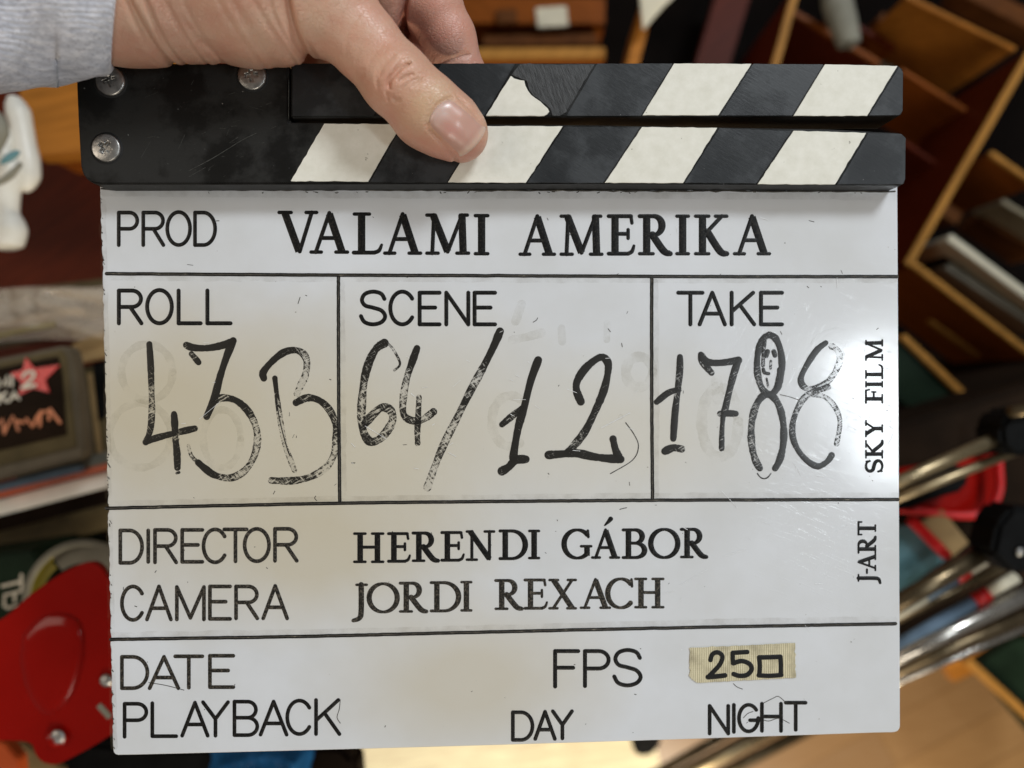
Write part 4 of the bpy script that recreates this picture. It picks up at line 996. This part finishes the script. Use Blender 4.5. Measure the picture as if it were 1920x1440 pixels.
# disc case with the red star
dc = thing('disc_case', 'dark video disc case printed with a red star holding a white 2', 'disc case', Q(60, 760, .50))
qprism('case_shell', [(-140, 700), (118, 648), (128, 652), (134, 664), (158, 846), (154, 860), (-120, 930)], .500, .014, M_OLIVEG, dc, .0015)
qprism('cover', [(-136, 706), (116, 656), (124, 668), (143, 838), (-116, 902)], .4986, .0012, M_OLIVE, dc, .0002)
qprism('cover_print', [(-130, 716), (108, 668), (116, 700), (124, 815), (-110, 870)], .4976, .0008, M_DARKB, dc, .0002)
c_ = np.array([62, 706]); st = []
for i, (a, b) in enumerate(((48, 670), (64, 691), (112, 684), (84, 712), (92, 736), (62, 728), (34, 742), (40, 716), (18, 700), (42, 694))): st.append((a, b))
qprism('red_star', st, .4966, .0008, M_REDP, dc, .0001)
def textq(name, strokes, d, wpx, mat, par, lab=None):
    r_ = Rib(lambda x, y, h: (lambda q: (q[0], q[1], q[2] + h))(Q(x, y, d)))
    for s_1 in strokes: r_.stroke(s_1, wpx, h=.0003)
    return r_.build(name, mat, par, lab)
def glyphs(text, boxes, slant=0.0):
    out = []
    for ch, (x0, x1, y0, y1) in zip(text, boxes):
        for pts in SANS[ch]: out.append([(x0 + q[0] * (x1 - x0) - slant * 0, y0 + q[1] * (y1 - y0) - .2 * q[0] * (x1 - x0)) for q in pts])
    return out
textq('print', glyphs('2', [(42, 66, 700, 727)]), .4956, 6, M_LAB, dc, 'white number 2')
textq('print', glyphs('MI', [(-4, 14, 708, 726), (18, 26, 706, 724)]) + glyphs('KA', [(-2, 12, 738, 756), (17, 36, 736, 752)]), .4966, 5, M_LAB, dc, 'white letters MI and KA')
textq('print', [[(-10, 800), (4, 786), (8, 812)], [(10, 806), (24, 780), (34, 806)], [(30, 790), (44, 792)], [(50, 786), (60, 800), (72, 778)], [(76, 772), (74, 798)], [(76, 774), (92, 770), (92, 786)], [(94, 768), (112, 792)]], .4966, 6, M_COPPER, dc)

# stack of cases and strips beneath it
single('blue_case', 'slim case with a blue edge just under the disc case', 'case', [(-150, 946), (40, 896), (120, 876), (150, 872), (150, 884), (60, 906), (-150, 958)], .515, .010, M_SBLUE)
single('orange_sleeve', 'thin orange red sleeve sticking out between two cases', 'sleeve', bar(-150, 962, 205, 870, 19), .522, .006, M_ORST)
single('white_folder', 'thick white folder edge below the orange red sleeve', 'folder', bar(-150, 990, 212, 896, 30), .530, .012, M_WHITE)
single('grey_magazine', 'pale grey magazine edge sliding under the clapperboard', 'magazine', [(30, 888), (205, 845), (208, 866), (30, 910)], .520, .0015, M_GREY)
single('olive_board', 'dull olive brown board lying on the desk above the red plate', 'board', bar(-150, 1060, 230, 962, 46), .575, .012, M_OLIVE)
single('black_folder', 'wide black folder lying under the olive board', 'folder', [(-150, 1000), (230, 910), (235, 1120), (-150, 1150)], .60, .02, M_DARKB)
tc_ = thing('black_box', 'dark green box with the white letters TEN at the lower left edge', 'box', Q(20, 1110, .5))
qprism('box_body', [(-150, 1060), (60, 1030), (110, 1110), (70, 1180), (-150, 1260)], .52, TD - .521, M_GREEN, tc_, .002)
def rotbox(text, boxes):
    out = []
    for ch, (x0, x1, y0, y1) in zip(text, boxes):
        for pts in SANS[ch]: out.append([(x1 - q[1] * (x1 - x0) , y0 + q[0] * (y1 - y0) - (x1 - q[1] * (x1 - x0)) * .25) for q in pts])
    return out
textq('print', rotbox('TEN', [(4, 40, 1088, 1112), (8, 45, 1118, 1138), (13, 50, 1143, 1164)]), .5186, 5.5, M_LAB, tc_, 'white letters TEN reading downwards')
# glass bowl rim
rim = thing('film_spool', 'round yellowish spool rim peeking above the red plate', 'spool', Q(150, 1100, .46))
P_ = [Q(160 + 112 * math.cos(a), 1130 - 112 * math.sin(a), .47) for a in np.linspace(-.3, 3.6, 50)]
v, f = tube_data(P_, .0022, 10); link('rim', v, f, M_GREY, rim, True)
def ringseg(a0, a1, r0, r1, d, mat, nm):
    o_ = [(160 + r1 * math.cos(a), 1130 - r1 * math.sin(a)) for a in np.linspace(a0, a1, 14)]; i_ = [(160 + r0 * math.cos(a), 1130 - r0 * math.sin(a)) for a in np.linspace(a1, a0, 14)]
    v = [Vector(Q(x, y, d)) for x, y in o_ + i_]; V2, F2 = [], []
    n = 14
    for k, q in enumerate(v): V2.append(tuple(q))
    for q in v: V2.append((q.x, q.y, q.z - .01))
    for k in range(n - 1): F2.append((k, k + 1, 2 * n - 2 - k, 2 * n - 1 - k)); F2.append((k, k + 2 * n, k + 1 + 2 * n, k + 1))
    link(nm, V2, F2, mat, rim)
ringseg(2.25, 3.3, 84, 108, .475, M_AMBER, 'film'); ringseg(.9, 2.2, 74, 108, .475, M_GREY, 'flange'); ringseg(-.2, .86, 80, 108, .475, M_AMBER, 'film')
# red metal plate with rivets
rp = thing('red_plate', 'glossy red metal plate with a rounded lug and a silver screw beside the clapperboard', 'metal plate', Q(110, 1240, .40))
pl = [(-140, 1190), (-60, 1172), (0, 1162), (60, 1112), (120, 1072), (160, 1055), (184, 1058), (202, 1080), (222, 1120), (240, 1300), (240, 1362), (206, 1380), (170, 1402), (140, 1418), (112, 1432), (94, 1434), (76, 1428), (64, 1412), (58, 1396), (30, 1390), (-60, 1388), (-140, 1380)]
plc = [tuple(q) for q in catmull(pl + [pl[0]], 4)[:-1]]
qprism('plate', plc[::-1], .40, .004, M_RED, rp, .0016, False)
rpl = [(40, 1190), (70, 1158), (110, 1146), (150, 1160), (160, 1220), (140, 1300), (110, 1336), (80, 1340), (50, 1300), (36, 1240), (40, 1190)]
loop = [np.array(q, float) for q in catmull(rpl, 6)[:-1]]; ctr = np.mean(loop, axis=0); PV = []; PF = []; nl = len(loop)
for s_, dz_ in ((1.0, -.0006), (.93, .0008), (.84, .0017), (.70, .0021), (.5, .0022), (.25, .0023)):
    for q in loop: qq = ctr + (q - ctr) * s_; PV.append(Q(qq[0], qq[1], .3998 - dz_))
PV.append(Q(ctr[0], ctr[1], .3998 - .0023))
for i in range(5):
    for k in range(nl): PF.append((i * nl + k, (i + 1) * nl + k, (i + 1) * nl + (k + 1) % nl, i * nl + (k + 1) % nl))
for k in range(nl): PF.append((5 * nl + k, 6 * nl, 5 * nl + (k + 1) % nl))
link('raised_panel', PV, PF, M_RED, rp, True)
v, f = tube_data([Q(108, 1380, .402), Q(108, 1380, .3978)], .0052, 32); link('lug_ring', v, f, M_RED, rp, True)
def rivet(x, y, d, r_, ang, par):
    R = r_ * TAN / 960 * d; C = Vector(Q(x, y, d)); V2 = []; F2 = []; na_ = 40; nr_ = 10
    for i in range(nr_ + 1):
        rr = i / nr_
        for k in range(na_):
            a = 2 * math.pi * k / na_; xx = rr * math.cos(a); yy = rr * math.sin(a); h = .0016 * math.sqrt(max(0, 1 - rr * rr * .98))
            u = xx * math.cos(ang) + yy * math.sin(ang); v_ = -xx * math.sin(ang) + yy * math.cos(ang)
            if min(max(abs(u) - .5, abs(v_) - .12), max(abs(v_) - .5, abs(u) - .12)) < 0: h -= .0009
            V2.append((C.x + xx * R, C.y + yy * R, C.z + h))
    for i in range(nr_):
        for k in range(na_): F2.append((i * na_ + k, i * na_ + (k + 1) % na_, (i + 1) * na_ + (k + 1) % na_, (i + 1) * na_ + k))
    return link('screw', V2, F2, M_SCREW, par, True)
rivet(108, 1382, .3975, 14, .5, rp); rivet(199, 1276, .398, 12, .2, rp)
qprism('slot', bar(184, 1322, 206, 1346, 12), .3996, .0009, M_GREY, rp, .0003)
# bottom left clutter
single('orange_tab', 'small bright orange tab in the bottom left corner', 'tab', [(-60, 1380), (6, 1392), (34, 1424), (40, 1480), (-60, 1480)], .50, .01, M_ORST)
single('beige_strap', 'beige strap curling below the red plate', 'strap', bar(0, 1392, 110, 1462, 40), .53, .006, M_CARD)
single('grey_card', 'light grey card under the lower left corner of the clapperboard', 'card', [(150, 1400), (216, 1370), (300, 1412), (280, 1480), (150, 1480)], .55, .004, M_GREY)
single('black_pouch', 'black pouch showing under the lower left edge of the clapperboard', 'pouch', [(100, 1428), (166, 1392), (330, 1404), (460, 1398), (470, 1520), (60, 1520)], .535, .02, M_BLACK, bevel=.004)
crumple('blue_wrapper', 'glossy blue wrapper showing under the bottom edge', 'wrapper', 395, 585, 1395, 1500, -10, .52, .02, M_BLUE, 40, 24, 5)
single('brown_pouch', 'dark brown leather pouch beside the blue wrapper', 'pouch', [(570, 1396), (640, 1398), (668, 1425), (676, 1520), (560, 1520)], .54, .03, M_DARKB, bevel=.005)
# pale board whose colour stands in for brightly lit floor, bottom centre
bb = single('lit_floor_board', 'pale board standing in for the brightly lit floor below the bottom edge', 'board', [(648, 1250), (1200, 1240), (1262, 1560), (560, 1560)], 1.18, .02, M_LIT_FLOOR)

# -------- wooden pigeonhole rack, upper right
rk = thing('pigeonhole_rack', 'dark wooden rack with slanting shelves behind the right end of the sticks', 'rack', Q(1600, 300, 1.1))
def panel(nm, x0, y0, x1, y1, tpx, d, depth, edge_mat, face_mat):
    """board whose narrow front edge is seen along the line; it reaches depth metres down. Edge strip is a sub-part"""
    o = qprism(nm, bar(x0, y0, x1, y1, tpx), d + .006, depth, face_mat, rk, .001)
    qprism('edge_strip', bar(x0, y0, x1, y1, tpx), d, .0058, edge_mat, o, .001); return o  # tan edge strips put the light on the front edges into the colour
panel('post', 1935, 95, 1703, 497, 14, .80, .17, M_TAN, M_MAROON)
panel('shelf', 1708, 490, 1945, 672, 12, .80, .15, M_TAN, M_BROWN)
panel('shelf', 1858, 285, 1945, 345, 10, .80, .13, M_TAN, M_BROWN)
panel('shelf', 1700, -8, 1905, 92, 8, .86, .17, M_ORANGE, M_ORANGE)
panel('shelf', 1690, 130, 1830, 218, 8, .88, .12, M_BROWN, M_BROWN)
panel('shelf', 1560, 20, 1680, 90, 8, .92, .10, M_MAROON, M_BROWN)
panel('shelf', 1490, 22, 1650, 118, 10, .90, .12, M_BROWN, M_MAROON)
panel('shelf', 1690, 262, 1790, 330, 8, .88, .14, M_MAROON, M_MAROON)
panel('post', 1494, -20, 1452, 130, 14, .85, .22, M_TAN, M_MAROON)
panel('post', 1222, -20, 1184, 130, 22, .84, .12, M_ORANGE, M_ORANGE)
panel('shelf', 850, 100, 1135, 98, 20, .92, .12, M_TAN, M_BROWN)
panel('shelf', 850, 18, 1135, 20, 50, .98, .06, M_BROWN, M_BROWN)
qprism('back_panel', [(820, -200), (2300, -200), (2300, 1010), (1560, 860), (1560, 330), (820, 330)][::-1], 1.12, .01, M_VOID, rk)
single('name_card', 'small cream label card on the brown shelf above the sticks', 'card', [(1004, 14), (1062, 10), (1066, 48), (1008, 51)], .975, .004, M_CREAM)
single('white_paper', 'white triangular sheet of paper at the top edge of the photo', 'paper', [(1196, -40), (1300, -40), (1246, 10), (1206, 56)], .82, .004, M_CREAM)
o = blobm('cup', [(1566, -14, 2), (1566, -13, 25), (1570, 8, 28), (1580, 40, 26), (1590, 76, 22), (1592, 84, 20), (1592, 85, 2)], None, M_GREY, .86); tag(o, 'blurred off white cup standing in the upper bay of the rack', 'cup')
M_BR2 = plain('chestnut_board', (.13, .045, .012), .6, 0, .3, 30); M_PAPER = plain('aged_paper', (.36, .30, .19), .7, 0, .2, 50); M_NAVY = plain('navy_cover', (.012, .018, .03), .5, 0, .3, 30)
clut = [('book', 'dark chestnut book lying in the upper bay of the rack', 'book', bar(1650, 30, 1760, 98, 20), .98, .05, M_BR2), ('booklet', 'aged paper booklet leaning against the upper bay shelf', 'booklet', bar(1620, 100, 1690, 138, 9), .99, .06, M_PAPER),
 ('binder', 'navy binder standing in the bay below the long orange shelf', 'binder', bar(1760, 190, 1850, 246, 16), .97, .06, M_NAVY), ('wooden_bar', 'chestnut bar crossing the far corner of the rack', 'bar', bar(1800, -30, 1990, 66, 34), 1.0, .04, M_BR2),
 ('wooden_bar', 'chestnut bar low in the bay beside the striped sticks', 'bar', bar(1720, 360, 1800, 410, 26), 1.02, .04, M_BR2), ('box', 'chestnut box in the right bay above the books', 'box', bar(1850, 400, 1960, 470, 30), .98, .06, M_BR2),
 ('notebook', 'aged paper notebook edge in the right bay of the rack', 'notebook', bar(1880, 376, 1980, 436, 8), .93, .06, M_PAPER), ('crate', 'long chestnut crate on the brown shelf above the sticks', 'crate', [(905, 66), (1120, 62), (1120, 84), (905, 86)][::-1], .99, .05, M_BR2),
 ('board', 'maroon board leaning between the two upper posts', 'board', bar(1385, -40, 1330, 140, 62), 1.03, .03, M_MAROON), ('tin', 'small pale tin on the shelf above the thumb', 'tin', [(930, 18), (968, 16), (970, 42), (932, 44)][::-1], .972, .02, M_BR2),
 ('rod', 'thin tan rod crossing the dark gap above the green folder', 'rod', bar(1745, 600, 1840, 668, 6), .86, .01, M_TAN)]
for nm_, lb_, ct_, ps_, d_, th_, mt_ in clut: single(nm_, lb_, ct_, ps_, d_, th_, mt_)
single('pale_book', 'thin book with a pale spine in the bay of the rack', 'book', bar(1780, 444, 1960, 578, 15), .80, .12, M_CREAM)
single('grey_book', 'thin grey green book lying next to the pale book', 'book', bar(1776, 498, 1960, 622, 12), .82, .10, M_GREY)
single('brown_book', 'thick dark brown book wedged between pale and grey books', 'book', bar(1778, 470, 1960, 604, 22), .83, .10, M_DARKB)
gf = thing('green_folder', 'dark green folder with a tan edge right of the clapperboard', 'folder', Q(1760, 740, .75))
qprism('cover', [(1660, 640), (1702, 632), (1868, 792), (1810, 835), (1640, 720)][::-1], .752, .012, M_GREEN, gf)
qprism('spine', bar(1694, 630, 1872, 800, 13), .745, .02, M_TAN, gf)
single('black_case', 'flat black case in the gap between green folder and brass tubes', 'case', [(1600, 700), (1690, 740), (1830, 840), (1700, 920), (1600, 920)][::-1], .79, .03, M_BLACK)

# -------- folded tripod, right edge
tr = thing('tripod', 'folded metal tripod with brass and silver legs and black joints at the right edge', 'tripod', Q(1850, 1000, .55))
def leg(p0, p1, d0, d1, r_, mat):
    return qtube('leg', p0, p1, d0, d1, r_, mat, tr)
leg((1560, 958), (1882, 816), .50, .50, 12, M_BRASS); leg((1560, 982), (1960, 824), .512, .506, 9, M_BRASS)
leg((1580, 1192), (1872, 1020), .53, .52, 17, M_BRONZE)
leg((1560, 1290), (1960, 1098), .55, .54, 15, M_SILVER); leg((1560, 1306), (1960, 1140), .57, .55, 13, M_BRONZE); leg((1560, 1330), (1960, 1160), .585, .56, 7, M_SILVER)
leg((1560, 1215), (1960, 1020), .56, .55, 13, M_BRONZE)
def joint(pts, d, th): return qprism('joint', pts, d, th, M_BLACK, tr, .003, False)
joint([(1876, 800), (1900, 770), (1960, 760), (1960, 850), (1900, 856), (1880, 835)], .488, .03)
joint([(1872, 985), (1900, 950), (1980, 960), (1980, 1060), (1900, 1078), (1860, 1040)], .50, .03)
rivet(1913, 1035, .498, 8, .3, tr)
qtube('pan_handle', (1894, 772), (1980, 762), .484, .484, 11, M_BRONZE, tr)
# striped pens between the legs
for i, (p0, p1, d, segs, lab) in enumerate(((((1640, 1176)), (1862, 1040), .545, ((0, .42, M_CREAM), (.42, .68, M_SBLUE), (.68, .78, M_REDP), (.78, 1, M_CREAM)), 'upper pale blue pen with a red collar lying between tripod legs'),
                               ((1640, 1235), (1905, 1082), .548, ((0, .70, M_SBLUE), (.70, .80, M_REDP), (.80, 1, M_CREAM)), 'lower grey blue pen with a red collar and cream end'))):
    pn = thing('pen', lab, 'pen', Q((p0[0] + p1[0]) / 2, (p0[1] + p1[1]) / 2, d), 'red collared pens between the tripod legs')
    a = np.array(p0, float); b = np.array(p1, float)
    for s0_, s1_, mt in segs:
        q0 = a + (b - a) * s0_; q1 = a + (b - a) * s1_
        qtube('collar' if mt is M_REDP else 'barrel', tuple(q0), tuple(q1), d, d, 13 if mt is M_REDP else 11, mt, pn)
single('teal_card', 'small teal and blue card beneath the red stick', 'card', [(1640, 990), (1706, 985), (1775, 1050), (1690, 1110), (1640, 1120)][::-1], .585, .004, M_TEAL)
single('beige_card', 'beige card beside the red stick and red tray', 'card', [(1722, 985), (1768, 955), (1818, 1018), (1786, 1046)][::-1], .582, .004, M_CARD)
single('red_stick', 'short bright red stick pointing down to the right', 'stick', bar(1712, 975, 1782, 1046, 17), .572, .008, M_REDP)
ry = thing('red_tray', 'red plastic tray with a rounded corner behind the brass tubes', 'tray', Q(1820, 920, .58))
qprism('tray_floor', [(1680, 880), (1872, 850), (1876, 930), (1850, 962), (1780, 962), (1690, 950)][::-1], .60, .004, M_RED, ry)
P_ = catmull([Q(x, y, .585) for x, y in ((1660, 950), (1720, 958), (1780, 966), (1835, 964), (1862, 945), (1874, 915), (1873, 870), (1870, 800))], 8)
v, f = tube_data(P_, .0032, 12); link('rim', v, f, M_REDP, ry, True)
single('black_pliers', 'black tool with two small steel studs lying in the red tray', 'tool', [(1690, 900), (1790, 868), (1822, 885), (1812, 920), (1760, 935), (1700, 958), (1660, 960)][::-1], .575, .012, M_BLACK, bevel=.003)
# tray bench: wooden base carrying tripod, cards and tray
sb = thing('storage_trunk', 'dark trunk under the tripod at the right edge', 'trunk', Q(1900, 1000, .62))
qprism('lid', [(1560, 830), (2350, 600), (2350, 1010), (1560, 1285)][::-1], .615, .03, M_DARKB, sb, .004)
qprism('trunk_body', [(1570, 845), (2320, 620), (2320, 990), (1570, 1265)][::-1], .646, HC - .646 - .001, M_DARKB, sb, .004)
fb = thing('flat_box', 'dark green flat box with tan edge on the floor at the lower right', 'box', Q(1900, 1280, 1.1))
qprism('lid', [(1828, 1250), (1900, 1200), (2050, 1180), (2050, 1480), (1990, 1440)][::-1], 1.06, .02, M_GREEN, fb)
qprism('edge_strip', bar(1815, 1238, 1990, 1400, 13), 1.05, .02, M_TAN, fb)
single('floor_batten', 'brown batten on the floor under the silver tripod leg', 'batten', bar(1780, 1262, 1990, 1160, 40), 1.12, .02, M_ORANGE)
# lower tripod tubes showing below the clapperboard
lt = thing('light_stand', 'collapsed light stand with thin bronze tubes under the bottom edge', 'light stand', Q(1300, 1420, .95))
qtube('tube', (1150, 1520), (1520, 1330), .95, .95, 14, M_BRASS, lt); qtube('tube', (1200, 1530), (1560, 1345), .97, .97, 11, M_BRONZE, lt); qtube('tube', (1105, 1520), (1480, 1310), .96, .96, 9, M_BRONZE, lt)
qprism('joint', [(1188, 1330), (1232, 1330), (1240, 1400), (1216, 1420), (1190, 1416)][::-1], .93, .03, M_BLACK, lt, .003)
